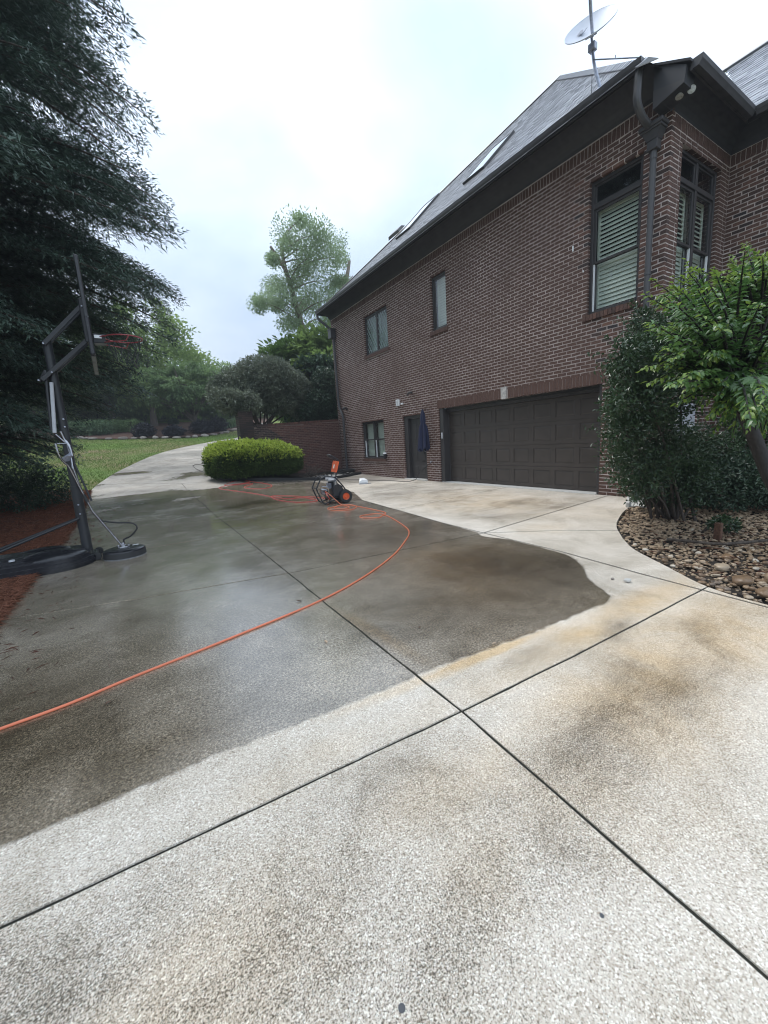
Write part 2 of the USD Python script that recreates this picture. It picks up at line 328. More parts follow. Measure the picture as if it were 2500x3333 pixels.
M_glass = mat('window_glass', {"f": ("layer_weight", {"blend": .5}), "pw": ("math", {"math_type": "power", "value2": 5.0}), "ma": ("math", {"math_type": "multiply_add", "value2": .90, "value3": .09, "use_clamp": True}),
              "t": ("transparent_bsdf", {"color": (.93, .96, .94)}), "gl": ("glossy_bsdf", {"roughness": .015, "color": (.95, .97, 1.0)}), "m": ("mix_closure", {})},
              [("f.facing", "pw.value1"), ("pw.value", "ma.value1"), ("ma.value", "m.fac"), ("t.BSDF", "m.closure1"), ("gl.BSDF", "m.closure2")], "m.closure")
M_slat = plain('shutter_paint', (.56, .61, .54), .4, var=.06, scale=3)
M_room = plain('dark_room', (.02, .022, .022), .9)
M_lead = plain('lead_lattice', (.30, .40, .38), .4, var=.1)
M_white = plain('white_plastic', (.75, .76, .76), .4, var=.06)
M_lamp = plain('lamp_glass', (.34, .34, .31), .25, var=.4, scale=30)
M_grey = plain('grey_plastic', (.42, .43, .45), .5, var=.1)
M_metal = plain('chrome_steel', (.36, .36, .38), .2, metal=1.0, var=.08, scale=14)
M_galv = plain('galvanised_steel', (.36, .38, .44), .42, metal=.85, var=.3, scale=25)
M_dish = plain('dish_paint', (.52, .55, .62), .45, var=.06)
M_logo = plain('dish_print', (.20, .22, .27), .5)
M_black = plain('black_metal', (.016, .017, .019), .38, var=.2)
M_blackp = plain('black_plastic', (.012, .012, .014), .22, var=.2, bump=.05, bscale=30)
M_rubber = plain('black_rubber', (.018, .018, .018), .7, var=.2)
M_rim = plain('red_rim_paint', (.24, .04, .042), .45, var=.2, scale=20)
M_acrylic = plain('board_edge', (.16, .18, .21), .2, var=.1)
M_orange = plain('orange_paint', (.62, .10, .03), .4, var=.12)
M_hose = plain('orange_hose', (.62, .17, .085), .42, var=.12, scale=4)
M_hosered = plain('red_hose', (.50, .055, .04), .38, var=.15, scale=4)
M_navy = plain('navy_canvas', (.012, .016, .045), .85, var=.3, scale=7, bump=.3, bscale=200)
M_bark = mat('bark', {"g": ("geometry", {}), "mp": ("mapping", {"scale": (9, 9, 2.0)}), "n": ("noise_texture", {"scale": 2.2, "detail": 7.0, "roughness": .7}),
    "r": ("rgb_ramp", {"ramp": [(.3, (.035, .027, .022)), (.55, (.085, .068, .055)), (.75, (.15, .125, .105))]}), "b": ("bump", {"strength": .8, "distance": .03}), "p": ("principled_bsdf", {"roughness": .9})},
    [("g.position", "mp.vector"), ("mp.vector", "n.vector"), ("n.fac", "r.fac"), ("r.color", "p.base_color"), ("n.fac", "b.height"), ("b.normal", "p.normal")], "p.BSDF")
M_barkwet = plain('wet_bark', (.013, .010, .008), .6, var=.45, scale=18, bump=.6, bscale=40)
M_barkpale = mat('pale_bark', {"g": ("geometry", {}), "mp": ("mapping", {"scale": (5, 5, 3.0)}), "n": ("noise_texture", {"scale": 1.6, "detail": 6.0, "roughness": .7}),
    "r": ("rgb_ramp", {"ramp": [(.3, (.07, .055, .045)), (.55, (.20, .165, .135)), (.75, (.34, .29, .25))]}), "b": ("bump", {"strength": .6, "distance": .03}), "p": ("principled_bsdf", {"roughness": .9})},
    [("g.position", "mp.vector"), ("mp.vector", "n.vector"), ("n.fac", "r.fac"), ("r.color", "p.base_color"), ("n.fac", "b.height"), ("b.normal", "p.normal")], "p.BSDF")
M_grass = mat('lawn_grass', {"g": ("geometry", {}), "n": ("noise_texture", {"scale": .33, "detail": 4.0, "roughness": .6}), "n2": ("noise_texture", {"scale": 26.0, "detail": 4.0, "roughness": .7}),
    "r": ("rgb_ramp", {"ramp": [(.34, (.20, .155, .08)), (.46, (.15, .165, .052)), (.6, (.10, .165, .03)), (.78, (.14, .23, .038))]}),
    "v": ("map_range", {"from_min": .25, "from_max": .75, "to_min": .55, "to_max": 1.3}), "hs": ("hsv", {}), "b": ("bump", {"strength": .9, "distance": .05}), "p": ("principled_bsdf", {"roughness": .8, "specular_ior_level": .2})},
    [("g.position", "n.vector"), ("g.position", "n2.vector"), ("n.fac", "r.fac"), ("n2.fac", "v.value"), ("r.color", "hs.color"), ("v.result", "hs.value"), ("hs.color", "p.base_color"), ("n2.fac", "b.height"), ("b.normal", "p.normal")], "p.BSDF")
M_blade = leafmat('grass_blades', (.08, .125, .025), (.19, .27, .055), .3, .5, .3)
M_strawbed = plain('straw_bed', (.055, .022, .014), .9, var=.55, scale=18, bump=.8, bscale=60)
M_needle = islandmat('straw_needles', [(0, (.05, .018, .012)), (.4, (.14, .050, .028)), (.75, (.26, .11, .06)), (1, (.48, .29, .18))], .75, 20, 0, .001, .2)
M_mulch = plain('mulch', (.075, .036, .024), .95, var=.55, scale=12, bump=.9, bscale=40)
M_soil = plain('bed_soil', (.035, .027, .02), .95, var=.4, scale=14, bump=.6)
M_stone = islandmat('river_stones', [(0, (.06, .042, .028)), (.2, (.14, .09, .055)), (.45, (.23, .15, .09)), (.6, (.16, .12, .09)), (.76, (.30, .205, .125)), (.9, (.40, .32, .23)), (1, (.60, .55, .47))], .36, 28, .12, .003, .28)
M_gravel = islandmat('white_gravel', [(0, (.28, .26, .23)), (.5, (.48, .46, .42)), (1, (.66, .64, .6))], .6, 30, .1, .003, .2)
M_rock = islandmat('edging_rocks', [(0, (.12, .10, .085)), (1, (.27, .24, .21))], .9, 12, .5, .01, .3)
M_keystone = plain('keystone', (.42, .40, .37), .85, var=.45, scale=22, bump=.8, bscale=50)
M_paleconc = plain('pale_concrete', (.50, .49, .46), .8, var=.15, scale=12, bump=.3)
L_cedar = leafmat('cedar_needles', (.022, .042, .034), (.135, .205, .145), .12, .5, .4, .9)
L_cedar2 = leafmat('cedar_needles_near', (.026, .048, .037), (.155, .235, .155), .12, .5, .4, .9)
L_forest = leafmat('forest_leaves', (.09, .15, .045), (.34, .46, .13), .58, .5, .35, .35)
L_forest2 = leafmat('forest_leaves_dark', (.065, .115, .045), (.25, .36, .12), .58, .5, .35, .35)
L_birch = leafmat('birch_leaves', (.15, .22, .12), (.44, .55, .32), .45, .45, .45, .7)
L_small = leafmat('small_tree_leaves', (.08, .135, .06), (.27, .38, .155), .42, .5, .35, .8)
L_round = leafmat('round_shrub_leaves', (.06, .08, .06), (.30, .33, .22), .25, .45, .45, 1.6)
L_dark = leafmat('dark_shrub_leaves', (.018, .036, .022), (.08, .135, .07), .18, .35, .5, 1.5)
L_bush = leafmat('evergreen_leaves', (.014, .030, .013), (.075, .13, .05), .15, .3, .55, 1.8)
L_purple = leafmat('purple_leaves', (.010, .011, .016), (.040, .040, .050), .12, .45, .4, 2.0)
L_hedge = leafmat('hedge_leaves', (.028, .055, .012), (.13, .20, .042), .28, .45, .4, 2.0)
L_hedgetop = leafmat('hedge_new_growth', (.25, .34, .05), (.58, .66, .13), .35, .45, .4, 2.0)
L_lily = leafmat('strap_leaves', (.05, .10, .05), (.19, .27, .13), .3, .45, .4, 2.0)
L_bright = leafmat('light_green_leaves', (.06, .12, .03), (.20, .30, .07), .3, .45, .4, 1.0)
L_crape = leafmat('broad_leaves', (.032, .085, .022), (.16, .29, .075), .35, .32, .55, 1.6)
L_crapenew = leafmat('young_leaves', (.11, .20, .03), (.34, .44, .09), .35, .32, .55, 1.6)

# ------------------------------------------------------------------ the ground
rng = np.random.default_rng(11)
LEFT = [(-1.33, -9), (-1.32, 6), (-1.37, 8.2), (-1.28, 11.2), (-1.30, 13.4), (-1.22, 15.9), (-.95, 17.6), (-.38, 20), (1.04, 24.15), (2.75, 27), (4.88, 29.25), (8, 31.6), (13, 34)]
RIGHT = [(13, 30.2), (9, 28.2), (6.2, 25.6), (4.4, 22.8), (3.3, 20), (2.9, 18.6), (2.5, 17.4)]
HEDGE_EDGE = [(2.5, 17.4), (2.62, 16.2), (2.95, 15.15), (3.77, 14.55), (5.21, 14.28), (6.4, 14.36), (7.21, 14.6), (7.85, 14.95), (8.2, 15.05)]
BED_EDGE = [(8.25, 3.74), (8.0, 3.70), (7.4, 3.62), (6.85, 3.48), (6.13, 3.2), (5.72, 3.0), (5.38, 2.78), (5.02, 2.52), (4.71, 2.24), (4.33, 1.74), (4.04, 1.34), (3.93, .92), (3.95, .2), (4.2, -2), (4.6, -9)]
sm = lambda P, n=6: [tuple(q) for q in catmull(np.array(P, float), n)]
drive_poly = Polygon(sm(LEFT)+sm(RIGHT)[:-1]+sm(HEDGE_EDGE)+[(8.27, 15.05), (8.27, 3.74)]+sm(BED_EDGE)).buffer(0)

# terrain, one sheet out to the horizon
xs = np.concatenate([np.linspace(-400, -30, 14), np.linspace(-24, 24, 97), np.linspace(30, 400, 14)])
ys = np.concatenate([np.linspace(-200, -14, 8), np.linspace(-10, 48, 117), np.linspace(52, 120, 18), np.linspace(140, 400, 8)])
gx, gy = np.meshgrid(xs, ys); gz = H(gx, gy)-.07 - .12*shapely.contains_xy(drive_poly.buffer(-.3), gx, gy)
nx_ = len(xs); idx = (np.arange(len(ys)-1)[:, None]*nx_+np.arange(nx_-1)).ravel()
gz += .03*(meshkit.fbm(np.stack([gx*.5, gy*.5, gx*0], -1), 3)-.5)
obj('lawn', (np.stack([gx, gy, gz], -1).reshape(-1, 3), np.stack([idx, idx+1, idx+1+nx_, idx+nx_], 1)), M_grass, smooth=True, kind='structure')

# driveway slabs, cut by their joints
drive = thing('driveway', kind='structure')
WET = Polygon([(-3, 1.87), (-.62, 1.86), (.16, 1.86), (.66, 1.82), (1.2, 1.79), (1.29, 1.81), (1.76, 1.76), (2.13, 1.725), (2.63, 1.70), (3.04, 1.68), (3.15, 1.685), (3.23, 1.71), (3.33, 1.82), (3.39, 1.93),
               (3.52, 2.09), (3.78, 2.3), (3.93, 2.47), (4.02, 2.6), (4.06, 2.75), (4.10, 3.1), (4.13, 3.56), (4.06, 3.8), (4.02, 3.97), (4.14, 4.15), (4.24, 5.11), (4.44, 6.65), (4.68, 8.6), (5.3, 10.2), (5.7, 12.2), (5.6, 15), (6, 40), (-3, 40)])
wet_edge = WET.exterior
def gauss(P, spots):
    out = np.zeros(len(P))
    for x, y, r1, r2, a, w in spots:
        dx, dy = P[:, 0]-x, P[:, 1]-y; c, s = math.cos(a), math.sin(a)
        out = np.maximum(out, w*np.exp(-((c*dx+s*dy)/r1)**2-((-s*dx+c*dy)/r2)**2))
    return out
TAN = [(2.9, 1.5, 1.6, .20, 0, 1.15), (2.4, 1.0, 1.2, .42, .1, 1.15), (3.3, .95, 1.0, .4, 0, 1.1), (1.0, 1.1, .6, .24, 0, .52), (.45, 1.55, .5, .16, 0, .4), (1.72, 1.72, .75, .05, -.06, 1.9), (1.36, 2.4, .07, .62, .08, 1.2),
       (0, 1.0, .5, .35, .3, .55), (.75, .8, .35, .25, .3, .42), (1.5, .6, .5, .3, 0, .4), (6.2, 6, 1.6, 2.6, 0, .7), (3, 3.4, 1.0, 1.0, 0, .9), (2.6, 2.6, .6, .5, 0, .7), (4.9, 3.6, .8, .5, 0, .5)]
MIL = [(1.8, .93, .75, .24, .15, 1.1), (2.45, .85, .6, .22, 0, .95), (3.0, 1.0, .5, .2, .2, .7), (2.75, 1.40, .30, .12, .3, 1.1), (.05, .95, .7, .4, .1, .72), (-.4, 1.25, .5, .35, 0, .8), (.55, .72, .35, .22, 0, .68), (.95, .7, .3, .2, 0, .6), (.6, 1.25, .6, .2, 0, .5), (1.9, 1.55, .45, .12, 0, .6),
       (3.4, 2.6, .6, .9, .3, .9), (3.0, 4.6, .8, .6, 0, .7), (6.3, 5.4, 1.6, .35, .2, 1.0), (6.7, 4.5, 1.4, .25, 0, .8), (5.2, 5.0, .6, .8, .1, .7), (6.8, 8.0, 1.2, .5, 0, .9), (6.6, 10.4, 1.4, .6, 0, .8), (0.1, 12.8, 1.6, .7, 0, 1.2), (2.6, 10.5, 1.6, .5, 0, 1.1), (2.2, 8.2, 1.0, .5, 0, .7), (-.7, 2.6, .6, .7, 0, .8), (4.9, 2.2, .5, .4, 0, .5), (.2, 14.8, 1.4, .4, 0, .7), (.6, 20, 3.2, 5.5, 0, 1.0), (6.2, 7.5, 1.8, 3.4, 0, .72)]
POOL = [(1.5, 15.5, 1.8, 2.5, 0, .32), (.6, 20, 2.0, 4, 0, .25), (.2, 6.0, 1.3, 1.2, 0, .10), (.6, 8.6, 1.0, .8, 0, .16), (3.0, 11.5, 1.2, 1.2, 0, .28), (.4, 3.2, .8, .8, 0, .05), (2.4, 13, 1.2, 1.6, 0, .3), (1.9, 5.8, .8, 1.0, 0, .1)]
DARKW = [(3.1, 3.0, 1.15, 1.0, .2, 1.0), (2.4, 2.4, .8, .5, 0, .75), (3.4, 4.9, .9, .9, 0, .7), (-.8, 2.6, .8, .9, 0, .95), (-.2, 2.1, .7, .25, 0, .7), (-.9, 12, 2.4, 1.0, 0, .5), (2.6, 10.2, 1.6, .6, 0, .7)]
joint_lines = {
    'wide': [[(1.12, -9), (1.18, .2), (1.26, 1.4), (1.29, 3.24), (1.34, 5.4), (1.38, 7.63), (1.43, 11.3), (1.35, 15.45)],
             [(-3, 1.63), (-.55, 1.515), (.13, 1.472), (1.25, 1.405), (2.23, 1.37), (4.2, 1.325)]],
    'thin': [[(-3, 5.1), (-1.23, 4.83), (-.14, 4.56), (1.31, 4.28), (4.17, 4.07), (8.5, 4.55)],
             [(-3, 7.2), (.53, 7.03), (1.42, 6.96), (2.91, 6.92), (4.44, 6.72), (5.42, 6.86), (8.5, 7.25)],
             [(-3, 11.2), (-1.09, 10.8), (-.05, 10.44), (1.43, 9.96), (4.75, 9.6), (8.5, 9.7)],
             [(-3, 13.7), (1.39, 12.9), (6, 12.5), (8.5, 12.4)],
             [(-3, 17.2), (-.44, 16.57), (1.34, 15.5), (2.6, 15.2)], [(-3, 18.5), (5, 18.25)], [(-3, 21.6), (6, 21.75)], [(-3, 25.9), (1.82, 25.7), (8, 25.0)],
             [(2, 29.8), (9, 27.2)], [(6, 33), (11, 28)],
             [(3.85, .6), (3.97, 1.8), (4.11, 2.81), (4.17, 4.07), (4.24, 5.11), (4.44, 6.65), (4.7, 9.2), (4.9, 12.5)],
             [(4.17, 4.07), (5.09, 3.33), (5.6, 2.72)], [(-3, -1.4), (6, -1.5)], [(-3, -4.5), (6, -4.6)]]}
def wiggle(L, amp, seed):
    L = LineString(L).segmentize(.05); c = np.array(L.coords); n = meshkit.fbm(np.column_stack([c*7, np.zeros(len(c))]), 3, seed)-.5
    d = np.gradient(c, axis=0); d /= np.linalg.norm(d, axis=1, keepdims=True)+1e-9
    return LineString(c+np.stack([-d[:, 1], d[:, 0]], 1)*(n*amp)[:, None])
gaps = []
for w, lines in joint_lines.items():
    for k, L in enumerate(lines):
        h = .0085 if w == 'wide' else .014 if k < 4 or k == 10 else .011
        a_ = wiggle(L, .010 if w == 'wide' else .004, k); gaps.append(a_.buffer(h, cap_style='flat'))
        if w == 'wide': gaps.append(wiggle(L, .022, k+50).buffer(h*.55, cap_style='flat'))
gap = unary_union(gaps)
whole = drive_poly.difference(Polygon(HEDGE_EDGE+[(8.3, 17), (2.5, 17)]).buffer(.0))
pieces = [g for g in getattr(whole.difference(gap), 'geoms', [whole]) if g.area > .02]
slab_sheets = []
for k, g in enumerate(sorted(pieces, key=lambda g: (g.centroid.y, g.centroid.x))):
    d = g.centroid.y
    step = .045 if d < 3.2 else .065 if d < 6 else .1 if d < 11 else .2
    if g.bounds[3] < -.2: step = .3
    V, Fc = sheet(g.simplify(.0015), step, 0.0, skirt=.07, edge=step*1.2, seed=k)
    # slabs sit a little differently, worn low at the edges
    V[:, 2] += rng.uniform(-.0015, .0015)
    o = obj('slab', (V, Fc), M_conc, drive)
    pts = shapely.points(V[:, 0], V[:, 1]); dist = shapely.distance(wet_edge, pts)
    ins = shapely.contains_xy(WET, V[:, 0], V[:, 1])
    sd_ = np.where(ins, dist, -dist)
    nz = meshkit.fbm(np.column_stack([V[:, 0]*.5, V[:, 1]*.9, V[:, 0]*0+4]), 4)-.5
    sd_ = np.minimum(sd_, (13.2-V[:, 1])*.02+.34*nz+.03)
    primvar(o, 'damp', np.clip(sst(11, 14, V[:, 1])*(.85+1.2*nz)+.45*sst(4.4, 5.4, V[:, 0])*sst(3.6, 5, V[:, 1])*(.6+2.4*nz), 0, 1)); primvar(o, 'darkwet', np.clip(gauss(V, DARKW)+.8*nz*(V[:, 1] < 9), 0, 1))
    primvar(o, 'wet', np.clip(sd_, -.5, .5)); primvar(o, 'tan', gauss(V, TAN)); primvar(o, 'mildew', gauss(V, MIL)); primvar(o, 'pool', gauss(V, POOL))
obj('joint_filler', sheet(drive_poly.buffer(-.03), .25, -.007, edge=.2), M_joint, drive)

# pine straw under the cedars, mulch island, planting beds
straw_poly = Polygon([(-1.30, -9), (-1.34, 6), (-1.40, 8.2), (-1.30, 11.2), (-1.32, 13.4), (-1.25, 15.6), (-1.9, 16.2), (-3.0, 16.2), (-4.0, 17.5), (-14, 19), (-14, -9)])
st = thing('pine_straw_bed', kind='structure')
V, Fc = sheet(straw_poly, .22, .005, edge=.12); V[:, 2] += .06*(meshkit.fbm(np.column_stack([V[:, :2]*1.6, V[:, 0]*0]), 4)-.35)*np.clip((-1.28-V[:, 0])*3, 0, 1)
obj('straw_floor', (V, Fc), M_strawbed, st, smooth=True)
def slivers(P, L, w, rng, up=.18):
    n = len(P); a = rng.uniform(0, 2*np.pi, n); t = rng.uniform(-up, up, n)
    d = np.stack([np.cos(a), np.sin(a), t], 1)*(L*rng.uniform(.6, 1.3, n))[:, None]*.5
    s = np.stack([-np.sin(a), np.cos(a), np.zeros(n)], 1)*w*.5
    bow = np.zeros((n, 3)); bow[:, 2] = rng.uniform(0, .012, n)
    V = np.stack([P-d, P+bow-s, P+d, P+bow+s], 1).reshape(-1, 3); b = np.arange(n)[:, None]*4
    return V, np.vstack([b+[0, 1, 2], b+[0, 2, 3]])
n = 62000
y_ = 3.0+14*rng.random(n)**1.6; x_ = -1.22-4.6*rng.random(n)**1.5
ok = shapely.contains_xy(straw_poly.buffer(.05), x_, y_) | ((x_ < -1.2) & (y_ < 15.4)); x_, y_ = x_[ok], y_[ok]
zz = H(x_, y_)+.012+.06*(meshkit.fbm(np.column_stack([x_*1.6, y_*1.6, x_*0]), 4)-.3)*np.clip((-1.28-x_)*3, 0, 1)
obj('straw', slivers(np.column_stack([x_, y_, zz+rng.uniform(0, .035, len(x_))]), .19, .011, rng, .32), M_needle, st, kind='stuff')
# strays blown onto the concrete
n = 420; y_ = rng.uniform(1.5, 13, n); x_ = -1.28+np.abs(rng.normal(0, .35, n))
obj('stray_straw', slivers(np.column_stack([x_, y_, H(x_, y_)+.006]), .09, .003, rng, .03), M_needle, st, kind='stuff')

mul = thing('mulch_island', kind='structure')
front = [(-9, 36.4), (-5.5, 35.8), (-3.37, 35.1), (-2.0, 33.9), (-.4, 33.3), (1.24, 33.1), (3.5, 32.5), (5.2, 33.1), (6.5, 34.3), (8.6, 37.2), (12, 40.5)]
mul_poly = Polygon(sm(front)+[(14, 46), (8.5, 45), (4.85, 43.2), (-.5, 43.9), (-9, 44)])
V, Fc = sheet(mul_poly, .5, .0, edge=.4); V[:, 2] += .12*(meshkit.fbm(np.column_stack([V[:, :2]*.9, V[:, 0]*0]), 4)-.3)
obj('mulch', (V, Fc), M_mulch, mul, smooth=True)
def rock(rng, s, sub=1, rough=.25):
    m = trimesh.creation.icosphere(sub); v = np.array(m.vertices)
    n = meshkit.noise(v*1.3+rng.uniform(0, 99, 3)); v = v*(1+rough*(n-.5)*2)[:, None]
    return v*s, np.array(m.faces)
fl = LineString(sm(front)); dd = 0
while dd < fl.length:
    q = fl.interpolate(dd); s = np.array([rng.uniform(.16, .34), rng.uniform(.12, .2), rng.uniform(.08, .14)])
    v, f = rock(rng, s); v = v@rotz(rng.uniform(-.5, .5)).T
    obj('edging_stone', (v+[q.x, q.y, float(H(q.x, q.y))], f), M_rock, mul, smooth=True); dd += rng.uniform(.45, 1.0)
# the road beyond the island
road_poly = Polygon(sm([(-20, 45.2), (-.5, 45.4), (4.85, 45.2), (8.5, 46.8), (20, 50)])+sm([(20, 53), (8.5, 50), (4.85, 48.6), (-.5, 48.8), (-20, 48.6)]))
obj('far_verge', sheet(road_poly, 1.0, .02), plain('far_verge_grass', (.16, .20, .06), .8, var=.3, scale=3), kind='structure')

# grass blades where the lawn shows its edge
n = 60000
x_ = rng.uniform(-7, 9, n); y_ = 15.2+20*rng.random(n)
ok = ~shapely.contains_xy(drive_poly.buffer(.02), x_, y_) & ~shapely.contains_xy(straw_poly, x_, y_) & ~shapely.contains_xy(mul_poly, x_, y_) & ~((x_ > 2.2) & (y_ < 24))
x_, y_ = x_[ok], y_[ok]; m = len(x_)
a = rng.uniform(0, 2*np.pi, m); h = rng.uniform(.02, .055, m)*(.5+meshkit.noise(np.column_stack([x_*.6, y_*.6, x_*0])))
B = np.column_stack([x_, y_, H(x_, y_)-.075]); sdv = np.column_stack([np.cos(a), np.sin(a), a*0])*.014
tip = B+np.column_stack([np.cos(a*3.1)*.03, np.sin(a*2.3)*.03, h+.03])
V = np.stack([B-sdv, B+sdv, tip], 1).reshape(-1, 3)
obj('grass', (V, np.arange(3*m).reshape(-1, 3)), M_blade, kind='stuff', label='short green and tan lawn grass beside the upper driveway', cat='grass')

# river stone bed at the foot of the house corner
bed = thing('river_stone_bed', kind='structure')
bed_poly = Polygon(sm(BED_EDGE)+[(10.6, -9), (10.6, 3.7)])
V, Fc = sheet(bed_poly.buffer(-.004), .15, -.035, edge=.1); V[:, 2] += .05*(meshkit.fbm(np.column_stack([V[:, :2]*2, V[:, 0]*0]), 3)-.5)
obj('bed_soil', (V, Fc), M_soil, bed, smooth=True)
def stones(poly, n, smin, smax, rng, lift=0.0, spacing=.75):
    minx, miny, maxx, maxy = poly.bounds; out = []; tree = []
    cand = rng.uniform([minx, miny], [maxx, maxy], (n*4, 2)); cand = cand[shapely.contains_xy(poly, cand[:, 0], cand[:, 1])][:n]
    for c in cand:
        s = smin+(smax-smin)*rng.random()**2.2
        sc = np.array([s*rng.uniform(.9, 1.35), s*rng.uniform(.7, 1.0), s*rng.uniform(.42, .68)])
        v, f = rock(rng, sc, 1 if s > .019 else 0, .16)
        R = rotz(rng.uniform(0, 6.28))@np.array([[1, 0, 0], [0, math.cos(t := rng.normal(0, .28)), -math.sin(t)], [0, math.sin(t), math.cos(t)]])
        z = float(H(c[0], c[1]))-.03+sc[2]*.55+rng.uniform(0, .035)+lift
        out.append((v@R.T+[c[0], c[1], z], f, s, c))
    return out
near_bed = bed_poly.intersection(sbox(3.5, .3, 9.4, 3.7)).buffer(-.03)
ss_ = stones(near_bed, 10500, .010, .031, rng)
for c, s in (((4.55, 1.02), .085), ((4.32, 1.18), .07), ((4.75, .80), .10), ((5.1, .95), .075), ((4.6, 1.42), .06), ((5.0, 1.5), .055), ((4.15, .98), .06)):
    v, f = rock(rng, np.array([s*1.3, s, s*.62]), 2, .2); ss_.append((v+[c[0], c[1], s*.4], f, s*3, c))
key = [seen_size([q[3][0], q[3][1], 0])*q[2] for q in ss_]; order = np.argsort(key)[::-1]
for i in order[:300]: obj('stone', ss_[i][:2], M_stone, bed, smooth=True)
obj('stones', cat_([ss_[i][:2] for i in order[300:]]), M_stone, bed, smooth=True, kind='stuff')
n = 900; x_ = rng.uniform(4.2, 9, n); y_ = rng.uniform(.4, 3.6, n); ok = shapely.contains_xy(near_bed, x_, y_)
obj('bed_litter', slivers(np.column_stack([x_[ok], y_[ok], np.full(ok.sum(), .045)]), .09, .006, rng), M_needle, bed, kind='stuff')

# gravel strip and soil behind the hedge
hb = thing('hedge_bed', kind='structure')
hb_poly = Polygon(sm(HEDGE_EDGE)+[(8.26, 16.84), (3.9, 16.84), (3.3, 17.4)])
obj('bed_soil', sheet(hb_poly.buffer(-.01), .3, -.01, edge=.2), M_soil, hb, smooth=True)
gp = Polygon([(6.0, 14.55), (7.2, 14.72), (8.2, 15.15), (8.2, 16.2), (6.2, 15.6)])
gs = stones(gp, 620, .03, .075, rng, .02)
obj('gravel', cat_([q[:2] for q in gs]), M_gravel, hb, smooth=True, kind='stuff')

# ------------------------------------------------------------------ the house
house = thing('brick_house', 'dark brown brick house with steep shingle roof, wide garage door and shuttered windows', 'house')
GZ, GN, GF, TOP = 0.0, 3.72, 16.95, 6.31
PITCH_B, COURSE, BH, BL = .215, .073, .0545, .1980
brng = np.random.default_rng(5)
class Wall:
    def __init__(s, o, U, N): s.o, s.U, s.N = np.array(o, float), np.array(U, float), np.array(N, float)
    def p(s, u, z, d): return s.o+np.multiply.outer(np.asarray(u, float), s.U)+np.multiply.outer(np.asarray(d, float), s.N)+np.multiply.outer(np.asarray(z, float), np.array([0, 0, 1.0]))
    def box(s, u0, u1, z0, z1, d0, d1, r=0):
        a, b = s.p(u0, z0, d0), s.p(u1, z1, d1)
        return bev(a, b, r) if r else bbox(a, b)
def brick_piece(W, u0, u1, z0, z1, d0=-.10, proud=0.0, j=.0022):
    """one brick: eight corners, a little uneven"""
    V = []
    dj = proud+float(np.clip(brng.normal(0, .0010), -.0015, .003)); t = brng.normal(0, .0022); tw = float(np.clip(brng.normal(0, .0007), -.001, .001))
    for u, z, d in ((u0, z0, 0), (u1, z0, 0), (u1, z1, 0), (u0, z1, 0), (u0, z0, 1), (u1, z0, 1), (u1, z1, 1), (u0, z1, 1)):
        zz = z+brng.normal(0, j)+(t if u == u1 else -t)
        uu = u+brng.normal(0, j)
        dd = dj+(tw if u == u1 else -tw) if d else d0
        V.append(W.p(uu, zz, dd))
    F = np.array([[4, 5, 6], [4, 6, 7], [0, 2, 1], [0, 3, 2], [0, 1, 5], [0, 5, 4], [3, 7, 6], [3, 6, 2], [1, 2, 6], [1, 6, 5], [0, 4, 7], [0, 7, 3]])
    V = np.array(V)
    if np.dot(np.cross(W.U, [0, 0, 1.0]), W.N) < 0: F = F[:, ::-1]
    return V, F
def minus(spans, a, b):
    out = []
    for s, e in spans:
        if b <= s or a >= e: out.append((s, e)); continue
        if s < a: out.append((s, a))
        if e > b: out.append((b, e))
    return out
def lay(W, u0, u1, z0, z1, holes, even=0.0, odd=None, proud=0.0):
    """running bond between u0 and u1 leaving the holes (u0, u1, z0, z1)"""
    odd = PITCH_B/2 if odd is None else odd; bricks = []; i = 0; z = z0
    while z+BH <= z1+.01:
        off = (odd if i % 2 else even)
        spans = [(u0+(off if off > 0.15 else 0), u1)]
        start = u0+(off if i % 2 else even)-PITCH_B
        for h in holes:
            if h[2] < z+BH*.6 and h[3] > z+BH*.4: spans = minus(spans, h[0], h[1])
        for s, e in spans:
            row = []; k = start
            while k < e:
                a, b = max(k, s), min(k+BL, e)
                if b-a > .002: row.append([a, b])
                k += PITCH_B
            if not row: continue
            row[0][0] = s if row[0][0]-s < .03 else row[0][0]; row[-1][1] = e if e-row[-1][1] < .03 else row[-1][1]
            if len(row) > 1 and row[0][1]-row[0][0] < .06: row[1][0] = row[0][0]; row.pop(0)
            if len(row) > 1 and row[-1][1]-row[-1][0] < .06: row[-2][1] = row[-1][1]; row.pop()
            bricks += [brick_piece(W, a, b, z, z+BH, proud=proud) for a, b in row]
        z += COURSE; i += 1
    return bricks
def soldiers(W, u0, u1, z0, z1, w=.066, gap=.010, proud=0.0, skip=None, d0=-.10):
    out = []; n = max(1, round((u1-u0)/(w+gap))); p = (u1-u0)/n
    for k in range(n):
        a = u0+k*p+gap/2; b = a+p-gap
        if skip and b > skip[0] and a < skip[1]: continue
        out.append(brick_piece(W, a, b, z0, z1, d0=d0, proud=proud, j=.0018))
    return out
def mortar_wall(W, u0, u1, z0, z1, holes, d0=-.16, d1=-.0038):
    P = sbox(u0, z0, u1, z1)
    for h in holes: P = P.difference(sbox(h[0]-.007, h[2]-.007, h[1]+.007, h[3]+.007))
    v, f = prism(P, 0, 1)
    V = W.p(v[:, 0], v[:, 1], d0+(d1-d0)*v[:, 2])
    if np.dot(np.cross(W.U, [0, 0, 1.0]), W.N) < 0: f = f[:, ::-1]
    return V, f
WM = Wall((8.27, 0, 0), (0, 1, 0), (-1, 0, 0))     # long wall along the driveway, u = y
WS = Wall((0, GN, 0), (1, 0, 0), (0, -1, 0))       # short return by the corner, u = x
WW = Wall((10.65, 0, 0), (0, 1, 0), (-1, 0, 0))    # wing wall, u = y
